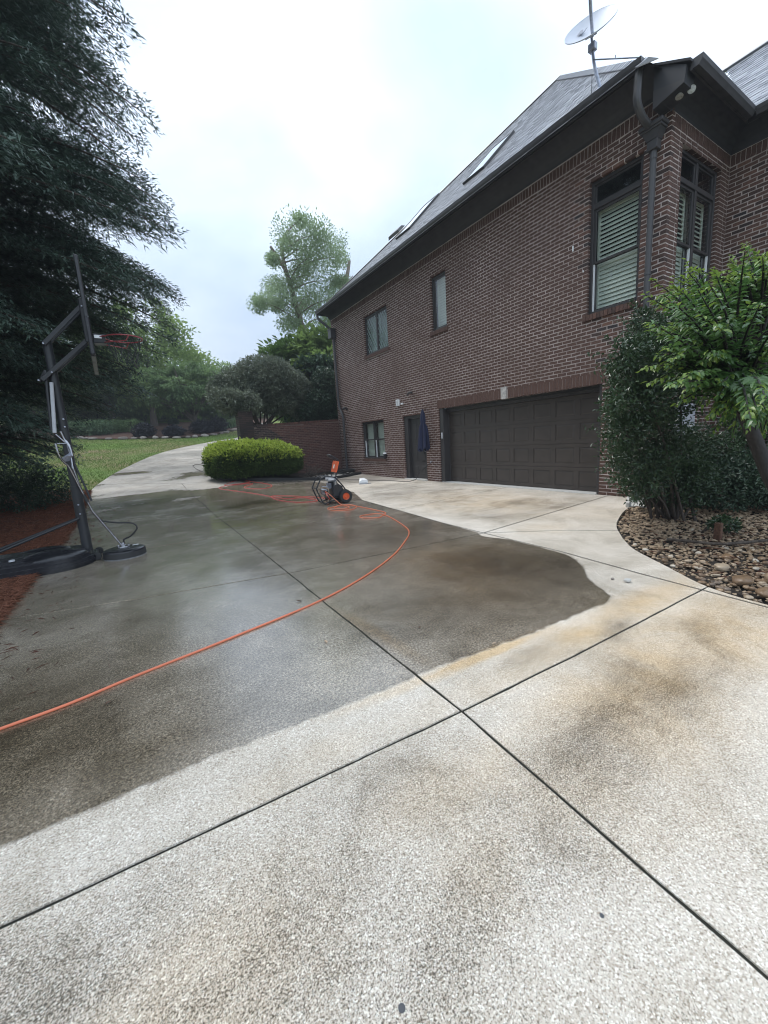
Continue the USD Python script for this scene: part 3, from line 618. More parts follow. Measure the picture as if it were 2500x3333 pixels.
GAR = (4.74, 9.86, -.05, 2.27)
O_LOW = (13.10, 14.80, .72, 2.21); O_DOOR = (10.55, 11.81, -.05, 2.21)
O_UL = (12.47, 14.11, 4.66, 6.06); O_SM = (9.36, 10.04, 4.55, 6.058); O_BIG = (4.14, 5.11, 3.66, 6.058); O_SH = (8.68, 10.27, 3.6, 6.058)
bricks = []
lint = (GAR[0]-.06, GAR[1]+.07, 2.27, 2.505)
sills = lambda o, h=.115: (o[0]-.07, o[1]+.07, o[2]-h, o[2])
holesM = [GAR, O_LOW, O_DOOR, O_UL, O_SM, O_BIG]
layM = holesM+[lint]+[sills(o) for o in (O_LOW, O_UL, O_SM, O_BIG)]
bricks += lay(WM, GN, GF, .004, 6.495, layM, even=0.0, odd=.1075)
bricks += soldiers(WM, GN+.004, GF, 6.505, 6.70)
bricks += soldiers(WM, lint[0], lint[1], 2.275, 2.50, w=.070, proud=.004, skip=(7.19, 7.36))
for o in (O_LOW, O_UL, O_SM, O_BIG): bricks += soldiers(WM, o[0]-.07, o[1]+.07, o[2]-.11, o[2]-.004, w=.064, proud=.035)
bricks += lay(WS, 8.27+.103, 10.648, .004, 6.20, [O_SH], even=.0, odd=.0)
bricks += soldiers(WS, 8.375, 10.64, 6.215, 6.40)
bricks += lay(WW, -2.0, GN-.004, .004, 6.20, [], even=0.03, odd=.137)
bricks += soldiers(WW, -2.0, GN-.004, 6.215, 6.40)
mw = obj('long_wall', mortar_wall(WM, GN+.007, GF, -.1, 6.74, holesM), M_mortar, house)
obj('return_wall', mortar_wall(WS, 8.277, 10.75, -.1, 6.45, [O_SH]), M_mortar, house)
obj('wing_wall', mortar_wall(WW, -2.0, GN+.1, -.1, 6.45, []), M_mortar, house)
obj('far_end_wall', bbox((8.28, GF-.12, -.1), (13, GF-.01, 6.35)), M_mortar, house)
bc = np.array([b[0].mean(0) for b in bricks]); bs = seen_size(bc)
hid = ((bc[:, 2] < 2.9) & (bc[:, 1] < 4.75)) | ((bc[:, 0] > 8.4) & (bc[:, 2] < 3.4)) | (bc[:, 2] > 6.2)
facing = np.where(bc[:, 0] > 8.36, np.where(bc[:, 1] > 3.6, .55, .9), .75)
order = np.argsort(-(bs*facing*np.where(hid, .2, 1)))
for i in order[:300]: obj('brick', bricks[i], M_brick, mw)
obj('bricks', cat_([bricks[i] for i in order[300:]]), M_brick, house, kind='stuff')
# keystone over the garage
kp = [(7.205, 2.262), (7.335, 2.262), (7.365, 2.56), (7.175, 2.56)]
v, f = prism(Polygon(kp), 0, 1); v = v*np.array([1, 1, 1.0])
obj('keystone', (WM.p(v[:, 0], v[:, 1], -.09+.115*v[:, 2]), f[:, ::-1]), M_keystone, house, label='pale rough keystone over the garage opening')

# garage door: reveal, four sections, eight raised panels in each
GD = -.26
gd = obj('garage_door', cat_([WM.box(GAR[0]-.02, GAR[1]+.02, 0, 2.3, GD-.06, GD-.045)]), M_door, house)
L0, L1 = GAR[0]+.07, GAR[1]-.17; secH = .533; zt = .012
pw = (L1-L0)/8
for r in range(4):
    P = sbox(L0, zt+r*secH+.003, L1, zt+(r+1)*secH-.003); inner = []
    for k in range(8):
        q = sbox(L0+k*pw+.062, zt+r*secH+.085, L0+(k+1)*pw-.062, zt+(r+1)*secH-.085); P = P.difference(q); inner.append(q)
    v, f = prism(P, 0, 1)
    obj('section', (WM.p(v[:, 0], v[:, 1], GD-.045+.045*v[:, 2]), f[:, ::-1]), M_door, gd)
    for q in inner:
        a0, b0, a1, b1 = q.bounds; m = .042
        rings = [((a0, b0, a1, b1), -.009), ((a0+.010, b0+.010, a1-.010, b1-.010), -.011), ((a0+m, b0+m, a1-m, b1-m), -.002)]
        V = np.vstack([[WM.p(x, z, GD+d) for x, z in ((A[0], A[1]), (A[2], A[1]), (A[2], A[3]), (A[0], A[3]))] for A, d in rings]); F = []
        for i in range(2):
            for k in range(4):
                p0, p1 = i*4+k, i*4+(k+1) % 4; F += [(p0, p1+4, p1), (p0, p0+4, p1+4)]
        F += [(8, 10, 9), (8, 11, 10)]
        obj('panel', (V, np.array(F)), M_door, gd)
gf = obj('garage_frame', cat_([WM.box(GAR[0], L0-.004, 0, 2.27, GD-.05, -.03, .004), WM.box(L1+.004, GAR[1], 0, 2.27, GD-.05, -.03, .004), WM.box(L0-.004, L1+.004, zt+4*secH+.004, 2.272, GD-.05, GD+.06, .004),
    WM.box(L0, L1, 2.19, 2.225, GD+.06, GD+.085, .004), WM.box(L1-.02, L1+.03, 0, 2.2, GD, GD+.03, .004)]), M_trim, house)
obj('keypad', WM.box(9.735, 9.795, 1.36, 1.54, -.029, -.008, .006), M_grey, house, label='small pale keypad on the garage door frame')
obj('threshold', bbox((8.24, L0-.02, -.03), (8.56, L1+.1, .011)), M_paleconc, house)

# pedestrian door
pd = obj('door', WM.box(10.66, 11.60, .02, 2.10, -.20, -.155), M_trim, house)
for (a, b, c, d) in ((10.76, 11.07, 1.35, 1.95), (11.18, 11.49, 1.35, 1.95), (10.76, 11.07, .62, 1.24), (11.18, 11.49, .62, 1.24), (10.76, 11.07, .15, .50), (11.18, 11.49, .15, .50)):
    obj('panel', cat_([WM.box(a, b, c, d, -.158, -.150, .003), WM.box(a+.05, b-.05, c+.05, d-.05, -.152, -.138, .006)]), M_trim, pd)
obj('handle', cat_([tube([WM.p(10.74, .98, -.16), WM.p(10.74, .98, -.10)], .012), xf(vf(trimesh.creation.icosphere(2, .03)), WM.p(10.74, .98, -.09))]), M_galv, pd)
obj('door_frame', cat_([WM.box(O_DOOR[0], 10.655, 0, 2.21, -.20, -.05, .004), WM.box(11.605, O_DOOR[1], 0, 2.21, -.20, -.05, .004), WM.box(10.655, 11.605, 2.105, 2.208, -.20, -.05, .004)]), M_trim, house)
obj('door_sill', bbox((8.2, 10.56, 0.0), (8.46, 11.8, .035)), M_paleconc, house)

def window(W, o, cols, rails, kind='shutter', label=None, transom=None, dep=-.09, frame=.055):
    """cased window with sashes; cols = light positions, rails = meeting rail heights"""
    u0, u1, z0, z1 = o; fr = [W.box(u0, u0+frame, z0, z1, dep-.09, dep+.025, .004), W.box(u1-frame, u1, z0, z1, dep-.09, dep+.025, .004),
                              W.box(u0+frame, u1-frame, z1-frame, z1, dep-.09, dep+.025, .004), W.box(u0+frame, u1-frame, z0, z0+frame, dep-.09, dep+.032, .004)]
    a, b = u0+frame, u1-frame; edges = [a, *cols, b]; zt_ = transom if transom else z1-frame
    for c in cols: fr.append(W.box(c-.04, c+.04, z0+frame, z1-frame, dep-.085, dep+.018, .004))
    if transom: fr.append(W.box(a, b, transom-.04, transom+.04, dep-.086, dep+.022, .004))
    w = obj('window', cat_(fr), M_trim, house, label=label)
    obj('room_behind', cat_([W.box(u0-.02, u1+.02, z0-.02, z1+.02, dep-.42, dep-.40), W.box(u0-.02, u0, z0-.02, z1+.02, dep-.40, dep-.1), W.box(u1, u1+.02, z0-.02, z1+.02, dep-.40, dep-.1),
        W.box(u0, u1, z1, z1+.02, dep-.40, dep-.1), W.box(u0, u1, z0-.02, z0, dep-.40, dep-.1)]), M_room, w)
    def pane(a_, b_, c_, d_, dd): obj('pane', (W.p([a_, b_, b_, a_], [c_, c_, d_, d_], dd), np.array([[0, 1, 2], [0, 2, 3]])), M_glass, w)
    def sash(a_, b_, c_, d_, dd, t=.045):
        obj('sash', cat_([W.box(a_, a_+t, c_, d_, dd-.03, dd, .003), W.box(b_-t, b_, c_, d_, dd-.03, dd, .003), W.box(a_+t, b_-t, d_-t, d_, dd-.03, dd, .003), W.box(a_+t, b_-t, c_, c_+t, dd-.03, dd, .003)]), M_trim, w)
        pane(a_+t, b_-t, c_+t, d_-t, dd-.014)
    for k in range(len(edges)-1):
        a_ = edges[k]+(.04 if k else 0); b_ = edges[k+1]-(.04 if k < len(edges)-2 else 0)
        if transom: sash(a_, b_, transom+.04, z1-frame, dep-.005, .035)
        cz = zt_-(.04 if transom else 0)
        if rails:
            r = rails[0]; sash(a_, b_, r-.02, cz, dep-.004); sash(a_, b_, z0+frame, r+.02, dep-.042)
            obj('jamb_track', W.box(b_-.022, b_-.002, z0+frame+.002, r-.022, dep-.041, dep-.006), M_white, w)
        elif kind != 'lattice': sash(a_, b_, z0+frame, cz, dep-.004)
        else: sash(a_, b_, z0+frame, cz, dep-.004, .035)
        sd0 = dep-.13
        if kind in ('shutter', 'blind'):
            groups = [(z0+frame, rails[0]), (rails[0], cz)] if (rails and kind == 'shutter') else [(z0+frame, cz)]
            st_w = .055 if kind == 'shutter' else .012
            for (c0, c1) in groups:
                if kind == 'shutter':
                    obj('shutter_frame', cat_([W.box(a_, a_+st_w, c0, c1, sd0-.025, sd0, .003), W.box(b_-st_w, b_, c0, c1, sd0-.025, sd0, .003), W.box(a_+st_w, b_-st_w, c0, c0+.06, sd0-.025, sd0, .003), W.box(a_+st_w, b_-st_w, c1-.06, c1, sd0-.025, sd0, .003)]), M_slat, w)
                pitch = .075 if kind == 'shutter' else .048; lo, hi = c0+(.06 if kind == 'shutter' else 0), c1-(.06 if kind == 'shutter' else 0)
                n = int((hi-lo)/pitch); open_ = .95 if c0 > z0+frame+.1 else 1.22
                if kind == 'blind': open_ = 1.05
                for i in range(n):
                    zc = lo+(i+.5)*(hi-lo)/n; hw = pitch*.56; dz, dd = hw*math.sin(open_), hw*math.cos(open_)
                    pts = []
                    for s in (-1, 1):
                        for t in (-.004, .004):
                            pts.append((zc+s*dz+t*.3, sd0-.012+s*dd*(-1)+t))
                    V = np.array([W.p(uu, z, d) for uu in (a_+st_w, b_-st_w) for z, d in pts])
                    obj('slat', vf(trimesh.convex.convex_hull(V)), M_slat, w)
    if kind == 'lattice':
        bars = []; wv = .13; hv = .19
        for k in range(len(edges)-1):
            a_ = edges[k]+(.075 if k else .035); b_ = edges[k+1]-(.075 if k < len(edges)-2 else .035); c0, c1 = z0+frame+.035, z1-frame-.035
            for s in (-1, 1):
                c = a_-3
                while c < b_+3:
                    L = LineString([(c, c0-1), (c+s*(c1-c0+2)*wv/hv, c1+1)]).intersection(sbox(a_, c0, b_, c1)); c += wv
                    if L.length > .02:
                        (x0, y0), (x1, y1) = L.coords[0], L.coords[-1]
                        bars.append(tube([W.p(x0, y0, dep-.010), W.p(x1, y1, dep-.010)], .0065, 4, False))
        obj('lattice', cat_(bars), M_lead, w)
        for k in range(len(edges)-1):
            obj('curtain', W.box(edges[k]+.02, edges[k+1]-.02, z0+.06, z1-.06, dep-.2, dep-.19), plain('pale_curtain_%d' % k, (.16, .22, .20), .9, var=.4, scale=3), w)
    return w
window(WM, O_BIG, [], [4.62], 'shutter', 'tall shuttered window beside the corner downspout', transom=5.62)
window(WM, O_SM, [], [], 'shutter', 'narrow shuttered window in the middle of the wall')
window(WM, O_UL, [13.29], [], 'lattice', 'two light window with diamond lattice')
window(WM, O_LOW, [13.95], [1.47], 'blind', 'double ground floor window with blinds')
window(WS, O_SH, [9.475], [4.62], 'shutter', 'tall double window of the short return wall', transom=5.60)

# eaves: coved soffit, gutters, fascia panel
def extrude_line(prof, P0, P1, axis):
    """profile points as (offset vector) swept from P0 to P1"""
    prof = np.array(prof, float); n = len(prof); V = np.vstack([prof+P0, prof+P1]); F = []
    for i in range(n-1): F += [(i, i+1, n+i+1), (i, n+i+1, n+i)]
    return V, np.array(F)
cove = [(8.28, 6.69)]+[(8.28-.56*(1-math.cos(t)), 6.69+.27*math.sin(t)) for t in np.linspace(.12, math.pi/2, 8)]+[(7.70, 6.97)]
obj('soffit', cat_([extrude_line([(x, 0, z) for x, z in cove], (0, 3.86, 0), (0, 17.0, 0), 1), extrude_line([(x, 0, z+.012) for x, z in cove][::-1], (0, 3.86, 0), (0, 17.0, 0), 1)]), M_soffit, house, smooth=False)
cov2 = [(GN+.01-.44*(1-math.cos(t)), 6.385+.28*math.sin(t)) for t in np.linspace(.02, math.pi/2, 7)]
obj('soffit', cat_([extrude_line([(0, y, z) for y, z in cov2], (7.98, 0, 0), (10.66, 0, 0), 0), extrude_line([(0, y, z+.012) for y, z in cov2][::-1], (7.98, 0, 0), (10.66, 0, 0), 0)]), M_soffit, house)
cov3 = [(10.66-.5*(1-math.cos(t)), 6.385+.28*math.sin(t)) for t in np.linspace(.02, math.pi/2, 7)]
obj('soffit', cat_([extrude_line([(x, 0, z) for x, z in cov3], (0, -2, 0), (0, 3.73, 0), 1), extrude_line([(x, 0, z+.012) for x, z in cov3][::-1], (0, -2, 0), (0, 3.73, 0), 1)]), M_soffit, house)
def gutter(P0, P1, out, h=.125, w=.13):
    P0, P1, out = map(lambda q: np.array(q, float), (P0, P1, out)); up_ = np.array([0, 0, 1.0])
    pr = [(0.0, h), (0.0, .0), (w*.62, .0), (w*.8, h*.35), (w*.92, h*.55), (w, h*.95), (w, h), (w*.95, h), (w*.92, h*.9), (w*.58, .006), (.006, .006), (.006, h)]
    prof = np.array([out*a+up_*b for a, b in pr]); n = len(prof); V = np.vstack([prof+P0, prof+P1]); F = []
    for i in range(n): j = (i+1) % n; F += [(i, j, n+j), (i, n+j, n+i)]
    caps = []
    for P in (P0, P1):
        q = np.array([out*a+up_*b for a, b in pr[:7]])+P; t = np.cross(out, up_)*.002
        caps.append(vf(trimesh.convex.convex_hull(np.vstack([q-t, q+t]))))
    return cat_([(V, np.array(F)), *caps])
obj('gutter', gutter((7.74, 3.92, 6.93), (7.74, 17.05, 6.93), (-1, 0, 0)), M_gutter, house)
obj('gutter', gutter((7.98, 3.35, 6.62), (10.12, 3.35, 6.62), (0, -1, 0)), M_gutter, house)
obj('gutter', gutter((10.22, -2, 6.62), (10.22, 3.22, 6.62), (-1, 0, 0)), M_gutter, house)
obj('fascia', cat_([bbox((7.72, 3.9, 6.90), (7.745, 17.05, 7.03)), bbox((7.97, 3.35, 6.60), (10.2, 3.375, 6.74)), bbox((10.215, -2, 6.6), (10.24, 3.36, 6.74))]), M_trim, house)
# end panel of the return eave beside the corner
e0, e1 = at_x(1411, 238, 7.92), at_x(1478, 178, 7.92); e2, e3 = at_x(1483, 138, 7.92), at_x(1412, 140, 7.92)
pv = np.array([e0, e1, e2, e3]); pv2 = pv+[.3, 0, 0]
obj('eave_end_panel', vf(trimesh.convex.convex_hull(np.vstack([pv, pv2]))), M_soffit, house, label='dark boxed end of the corner eave')
cpa = np.array([e3+[-.03, .05, 0], e2+[-.03, -.06, 0], e2+[.5, -.06, .05], e3+[.5, .05, .1]])
obj('eave_cap', vf(trimesh.convex.convex_hull(np.vstack([cpa, cpa+[0, 0, .035]]))), M_deck, house)
q0, q1 = pv[0]+(pv[3]-pv[0])*.42, pv[1]+(pv[2]-pv[1])*.18
obj('eave_board', vf(trimesh.convex.convex_hull(np.vstack([np.array([pv[0], pv[1], q1, q0])+[-.012, 0, 0], np.array([pv[0], pv[1], q1, q0])]))), M_trim, house)

# downspouts
ds = obj('downspout', tube(catmull([(7.68, 3.98, 6.93), (7.68, 3.985, 6.72), (7.70, 3.99, 6.50), (7.86, 3.985, 6.34), (8.1, 3.97, 6.26)], 6), .058, 10), M_gutter, house, label='dark downspout with leader head at the house corner')
hull_ = lambda q: vf(trimesh.convex.convex_hull(np.array(q)))
obj('leader_head', cat_([bev((8.03, 3.76, 6.235), (8.272, 4.13, 6.30), .008), bev((8.05, 3.78, 6.20), (8.271, 4.11, 6.235), .006), hull_([(8.07, 3.80, 6.20), (8.07, 4.09, 6.20), (8.268, 3.80, 6.20), (8.268, 4.09, 6.20), (8.11, 3.86, 6.07), (8.11, 4.03, 6.07), (8.268, 3.86, 6.07), (8.268, 4.03, 6.07)]), bev((8.12, 3.865, 5.93), (8.267, 4.025, 6.075), .006)]), M_gutter, ds)
obj('pipe', tube([(8.195, 3.945, 5.95), (8.195, 3.945, .12)], .048, 12), M_gutter, ds)
obj('collar', cat_([tube([(8.195, 3.945, z), (8.195, 3.945, z+.04)], .055, 12) for z in (5.80, 4.0, 2.6)]), M_gutter, ds)
d2 = obj('downspout', tube(catmull([(7.66, 16.95, 6.94), (7.68, 16.9, 6.72), (7.95, 16.75, 6.45), (8.14, 16.66, 6.25)], 6), .055, 10), M_gutter, house, label='long brown downspout at the far house corner')
obj('leader_head', cat_([bev((8.03, 16.52, 5.9), (8.26, 16.82, 6.28), .01), bev((8.01, 16.5, 6.24), (8.262, 16.84, 6.3), .008)]), M_gutter, d2)
obj('pipe', tube(np.vstack([[(8.19, 16.62, 5.95)], catmull([(8.19, 16.62, 3.2), (8.19, 16.55, 2.95), (8.17, 16.3, 2.65), (8.16, 16.22, 2.4)], 5), [(8.16, 16.22, .1)]]), .052, 10), M_gutter, d2)
vp = obj('wall_vent_pipe', tube(catmull([(8.27, 11.2, 2.93), (8.2, 11.2, 2.93), (8.15, 11.24, 2.91), (8.14, 11.3, 2.86)], 5), .035, 8), M_trim, house)
obj('wall_vent_pipe', tube(catmull([(8.27, 15.98, 2.86), (8.2, 15.98, 2.88), (8.13, 15.98, 2.9), (8.1, 16.05, 2.86)], 5), .05, 8), M_trim, house)
sb = obj('alarm_box', WM.box(11.95, 12.13, 2.58, 2.80, 0, .05, .006), M_white, house, label='white louvred box on the wall above the side door')
for k in range(4): obj('louvre', WM.box(11.98, 12.10, 2.61+k*.045, 2.628+k*.045, .05, .055), M_grey, sb)
obj('wall_sensor', cat_([WM.box(11.73, 11.79, 2.6, 2.66, 0, .03, .004), xf(vf(trimesh.creation.icosphere(2, .035)), WM.p(11.76, 2.62, .06))]), M_white, house)
fl_ = obj('floodlight', cat_([bev((8.07, 3.47, 6.54), (8.17, 3.57, 6.66), .01), tube([(8.12, 3.52, 6.56), (8.14, 3.46, 6.48)], .012), tube([(8.12, 3.52, 6.56), (8.06, 3.54, 6.45)], .012)]), M_trim, house, label='double floodlight under the corner eave')
for (c, d) in (((8.16, 3.42, 6.46), (-.80, -.40, -.22)), ((8.05, 3.54, 6.40), (-.25, -.05, -.95))):
    R = frame_from(d); obj('lamp_head', xf(lathe([(0.001, -.09), (.022, -.085), (.026, -.05), (.052, -.008), (.054, 0), (.048, .002), (.001, .004)], 20), c, R), M_lamp, fl_, smooth=40)

obj('cable_clip', cat_([WM.box(5.42, 5.45, 4.98, 5.08, 0, .02, .004), WM.box(5.19, 5.21, 4.50, 4.54, 0, .015, .003)]), M_white, house)

# roof: hip planes, laid with shingles
ZR = lambda x: 7.0+(x-7.7)
A, Bp, C = np.array([7.62, 17.0, 6.92]), np.array([7.62, 3.80, 6.92]), np.array([12.34, 8.61, 11.64])
Dn = np.array([13.2, 8.3, 11.6]); E = np.array([10.2, 3.33, 6.78]); Fp = np.array([13.0, 17.0, 6.92])
deck = [(A, Bp, C), (Bp, E, C), (E, (12.4, 4.4, 7.6), C), ((12.4, 4.4, 7.6), Dn, C), (A, C, Fp), (C, Dn, Fp)]
obj('roof_deck', cat_([(np.array(t, float)-[0, 0, .03], np.array([[0, 1, 2]])) for t in deck]), M_deck, house)
roof = thing('roof', parent=house)
def shingles(A, Bp, edge_of, n_rows, U, V, N, u_of, origin, expo=.125, wid=.17, seed=3):
    out = []; r = np.random.default_rng(seed)
    for i in range(n_rows):
        s0 = i*expo; lo, hi = edge_of(s0+expo*.5)
        if hi-lo < .05: continue
        u = lo-r.uniform(0, wid)
        while u < hi:
            w = wid*r.uniform(.72, 1.2); a, b = max(u, lo), min(u+w-.006, hi); u += w
            if b-a < .03: continue
            t = .0062+r.uniform(-.002, .004); lift = r.uniform(0, .0012); dr = r.uniform(-.006, .006)
            q = []
            for uu in (a, b):
                for vv, nn in ((s0-.012+dr, 0.002), (s0-.012+dr, t+.0025+lift), (s0+expo+.02, .001), (s0+expo+.02, .004)):
                    q.append(origin+U*uu+V*vv+N*nn)
            q = np.array(q)
            out.append((q, np.array([[0, 1, 5], [0, 5, 4], [1, 3, 7], [1, 7, 5], [2, 6, 7], [2, 7, 3], [0, 2, 3], [0, 3, 1], [4, 5, 7], [4, 7, 6], [0, 4, 6], [0, 6, 2]])))
    return out
r2 = math.sqrt(.5); U = np.array([0, 1.0, 0]); Vv = np.array([r2, 0, r2]); Nn = np.array([-r2, 0, r2]); org = np.array([7.62, 0, 6.92]); slope_len = (12.34-7.62)*math.sqrt(2)
sk1, sk2 = (8.55, 9.35, 2.02, 3.72), (11.9, 12.75, 2.02, 3.9)
def main_edges(s):
    f = s/slope_len
    return Bp[1]+(C[1]-Bp[1])*f, A[1]+(C[1]-A[1])*f
sh = shingles(A, Bp, main_edges, int(slope_len/.125), U, Vv, Nn, None, org)
sh2 = shingles(None, None, lambda s: (-2.0, 3.30+s*r2*.55), int(2.25*math.sqrt(2)/.125), U, Vv, Nn, None, np.array([10.12, 0, 6.74]), seed=9)
# hip caps
cap = []; L = np.linalg.norm(C-Bp); dv = (C-Bp)/L; side = np.cross(dv, Nn); side /= np.linalg.norm(side)
if side[1] < 0: side = -side
for k in range(int(L/.15)):
    c0 = Bp+dv*(k*.15); q = []
    for t in (0, .19):
        for w_, dz in ((-.10, -.05), (0, .0), (.15, .0)):
            for hh in (.012, .026):
                base = c0+dv*t; off = side*w_ if w_ > 0 else np.array([.09, -.10, 0])*(-w_/.1)
                q.append(base+off+Nn*(hh+(.008 if t == 0 else 0))+np.array([0, 0, dz]))
    cap.append(vf(trimesh.convex.convex_hull(np.array(q))))
allsh = sh+sh2+cap; ctr = np.array([q[0].mean(0) for q in allsh]); order = np.argsort(-seen_size(ctr))
for i in order[:300]: obj('shingle', allsh[i], M_shing, roof)
obj('shingles', cat_([allsh[i] for i in order[300:]]), M_shing, roof, kind='stuff')
obj('hip_edge', tube([A+Nn*.02, C+Nn*.02], .022, 6), M_gutter, roof)
obj('ridge_edge', tube([(12.4, -2, 9.03), (12.4, 4.65, 9.03)], .04, 6), M_shing, roof)
for (a, b, s0, s1) in (sk1, sk2):
    def rp(u, s, h): return org+U*u+Vv*s+Nn*h
    fr = []
    for (u0, u1, v0, v1) in ((a, a+.06, s0, s1), (b-.06, b, s0, s1), (a+.06, b-.06, s0, s0+.06), (a+.06, b-.06, s1-.06, s1)):
        fr.append(vf(trimesh.convex.convex_hull(np.array([rp(u, v, h) for u in (u0, u1) for v in (v0, v1) for h in (0, .07)]))))
    sk = obj('skylight', cat_(fr), M_gutter, house)
    obj('pane', vf(trimesh.convex.convex_hull(np.array([rp(u, v, h) for u in (a+.05, b-.05) for v in (s0+.05, s1-.05) for h in (.052, .06)]))), mat('skylight_glass%d' % int(a), {"p": ("principled_bsdf", {"base_color": (.55, .58, .6), "roughness": .06, "coat_weight": 1.0})}, [], "p.BSDF"), sk)
obj('roof_vent', vf(trimesh.convex.convex_hull(np.array([org+U*u+Vv*s+Nn*h for u, s, h in ((13.7, 3.2, 0), (14.45, 3.2, 0), (13.7, 3.6, 0), (14.45, 3.6, 0), (13.75, 3.24, .1), (14.4, 3.24, .1), (13.75, 3.5, .1), (14.4, 3.5, .1))]))), M_gutter, house)
# meter box and pipes low on the return wall behind the shrubs
mb = obj('meter_box', bev((8.95, 3.56, .95), (9.5, GN-.004, 1.75), .012), M_grey, house, label='pale utility box on the return wall behind the shrubs')
obj('conduit', cat_([tube([(9.1, 3.64, .02), (9.1, 3.64, .95)], .022, 8), tube([(9.62, 3.66, .02), (9.62, 3.66, 1.3)], .016, 8)]), M_white, mb)

# ------------------------------------------------------------------ satellite dish on the eave
dishT = thing('satellite_dish', 'grey satellite dish on a bent mast above the gutter', 'satellite dish')
foot = np.array([7.80, 4.68, 7.06])
mast = catmull([(7.86, 4.66, 7.12), (7.90, 4.76, 7.42), (7.84, 4.80, 7.70), (7.80, 4.82, 7.84)], 6)
mast = np.vstack([[foot+[.02, 0, .0]], at_y(1296, 190, 4.70)[None], at_y(1286, 150, 4.76)[None], at_y(1282, 128, 4.80)[None], at_y(1280, 104, 4.82)[None]])
obj('mast', tube(catmull(mast, 6), .026, 10), M_galv, dishT)
obj('foot_plate', cat_([xf(bev((-.09, -.11, 0), (.09, .11, .012), .003), foot+[.0, 0, .01], np.stack([Vv, U, Nn], 1)), xf(bev((-.03, -.035, 0), (.03, .035, .12), .01), foot, np.stack([Vv, U, Nn], 1))]), M_galv, dishT)
dc = at_y(1276, 57, 4.80); nrm = np.array([-.73, -.31, .61]); nrm /= np.linalg.norm(nrm)
a_ax = np.cross(nrm, [0, 0, 1.0]); a_ax /= np.linalg.norm(a_ax); b_ax = np.cross(nrm, a_ax); Rd = np.stack([a_ax, b_ax*1.12, nrm], 1)
rim_r = .40
prof = [(0.001, 0)]+[(r, .09*(r/rim_r)**2) for r in np.linspace(.05, rim_r, 9)]+[(rim_r+.006, .097), (rim_r+.004, .083)]+[(r, .09*(r/rim_r)**2-.008) for r in np.linspace(rim_r-.01, .05, 8)]+[(.001, -.008)]
obj('reflector', xf(lathe(prof, 48), dc-nrm*.07, Rd), M_dish, dishT, smooth=40)
hd = mast[-1]
obj('bracket', cat_([xf(bev((-.05, -.06, -.08), (.05, .06, .04), .01), hd+[0, 0, .03]), tube([hd, dc-nrm*.09], .02, 8), xf(bev((-.09, -.05, -.02), (.09, .05, .0), .004), dc-nrm*.10, Rd), tube([hd+[.05, .02, .0], hd+[.06, .0, .1]], .008, 6), tube([hd+[-.05, -.02, .02], hd+[-.05, -.02, .12]], .008, 6)]), M_galv, dishT)
arm0 = at_y(1280, 80, 4.79); arm1 = at_y(1276, 22, 4.70); arm2 = at_y(1274, -30, 4.62)
obj('feed_arm', tube([arm0, arm1, arm2], [.024, .027, .027], 8), M_galv, dishT)
lg = cat_([xf(vf(trimesh.creation.cylinder(1, .002, sections=24)), (0, 0, 0), np.diag([.05, .032, 1])), (np.array([(-.05, -.05, 0), (-.015, -.05, 0), (-.05, .04, 0), (-.02, .04, 0)]), np.array([[0, 1, 2], [1, 3, 2]]))])
lp = dc+Rd@np.array([.0, .0, 0])
la = at_y(1253, 72, 4.80)
# printed emblem lying on the dish face
tdir = ray(1255, 71); 
tt = ((dc-nrm*.035)-EYE)@nrm/(tdir@nrm); ep = EYE+tdir*tt
tx = at_y(1268, 63, 4.8)-at_y(1248, 79, 4.8); tx -= nrm*(tx@nrm); Rl = frame_from(nrm, tx)
emb = Polygon([(-.075, -.042), (-.03, -.042), (.05, -.02), (.075, .012), (.055, .038), (-.075, .038), (-.045, .0)])
obj('printed_emblem', xf(prism(emb, .008, .010), ep, Rl), M_logo, dishT)
tm = meshkit.text_mesh('DIRECTV', .026, .002); tm.apply_translation((-tm.bounds[1][0]/2, -.085, .008)); obj('printed_word', xf(vf(tm), ep, Rl), M_logo, dishT)
stay_a, stay_b = at_y(1281, 129, 4.78), np.array([7.98, 4.14, 7.32])
obj('stay_rod', cat_([tube([stay_a, stay_b], .010, 6), tube([stay_b, stay_b+[.02, .0, -.09]], .014, 6), tube([(stay_a+stay_b)/2, (stay_a+stay_b)/2+[0, 0, .05]], .009, 5)]), M_galv, dishT)
obj('cable', tube(catmull([at_y(1279, 160, 4.75), at_y(1278, 200, 4.72), at_y(1277, 225, 4.74), (7.62, 4.86, 6.95)], 5), .006, 5), M_black, dishT)

# ------------------------------------------------------------------ brick retaining wall
rw = thing('retaining_wall', 'low dark red brick garden wall with a taller end pier behind the hedge', 'wall')
WR = Wall((0, 16.86, 0), (1, 0, 0), (0, -1, 0))
ztop = lambda x: 2.35+.14*(x-4.4)/3.8
rb = []
i = 0; z = -.05
while z < 2.42:
    k = 4.40+(.1075 if i % 2 else 0)-PITCH_B
    while k < 8.24:
        a, b = max(k, 4.41), min(k+BL, 8.24)
        if b-a > .05 and z+BH < ztop((a+b)/2)-.09: rb.append(brick_piece(WR, a, b, z, z+BH))
        k += PITCH_B
    z += COURSE; i += 1
mr = obj('wall_body', (lambda v, f: (WR.p(v[:, 0], v[:, 1], -.28+.2735*v[:, 2]), f))(*prism(Polygon([(4.4, -.2), (8.26, -.2), (8.26, ztop(8.26)-.03), (4.4, ztop(4.4)-.03)]), 0, 1)), M_mortard, rw)
x = 4.41
capb = []
while x < 8.2:
    v, f = brick_piece(WR, x, x+.062, ztop(x)-.085, ztop(x)+.01, d0=-.30, proud=.015); capb.append((v, f)); x += .073
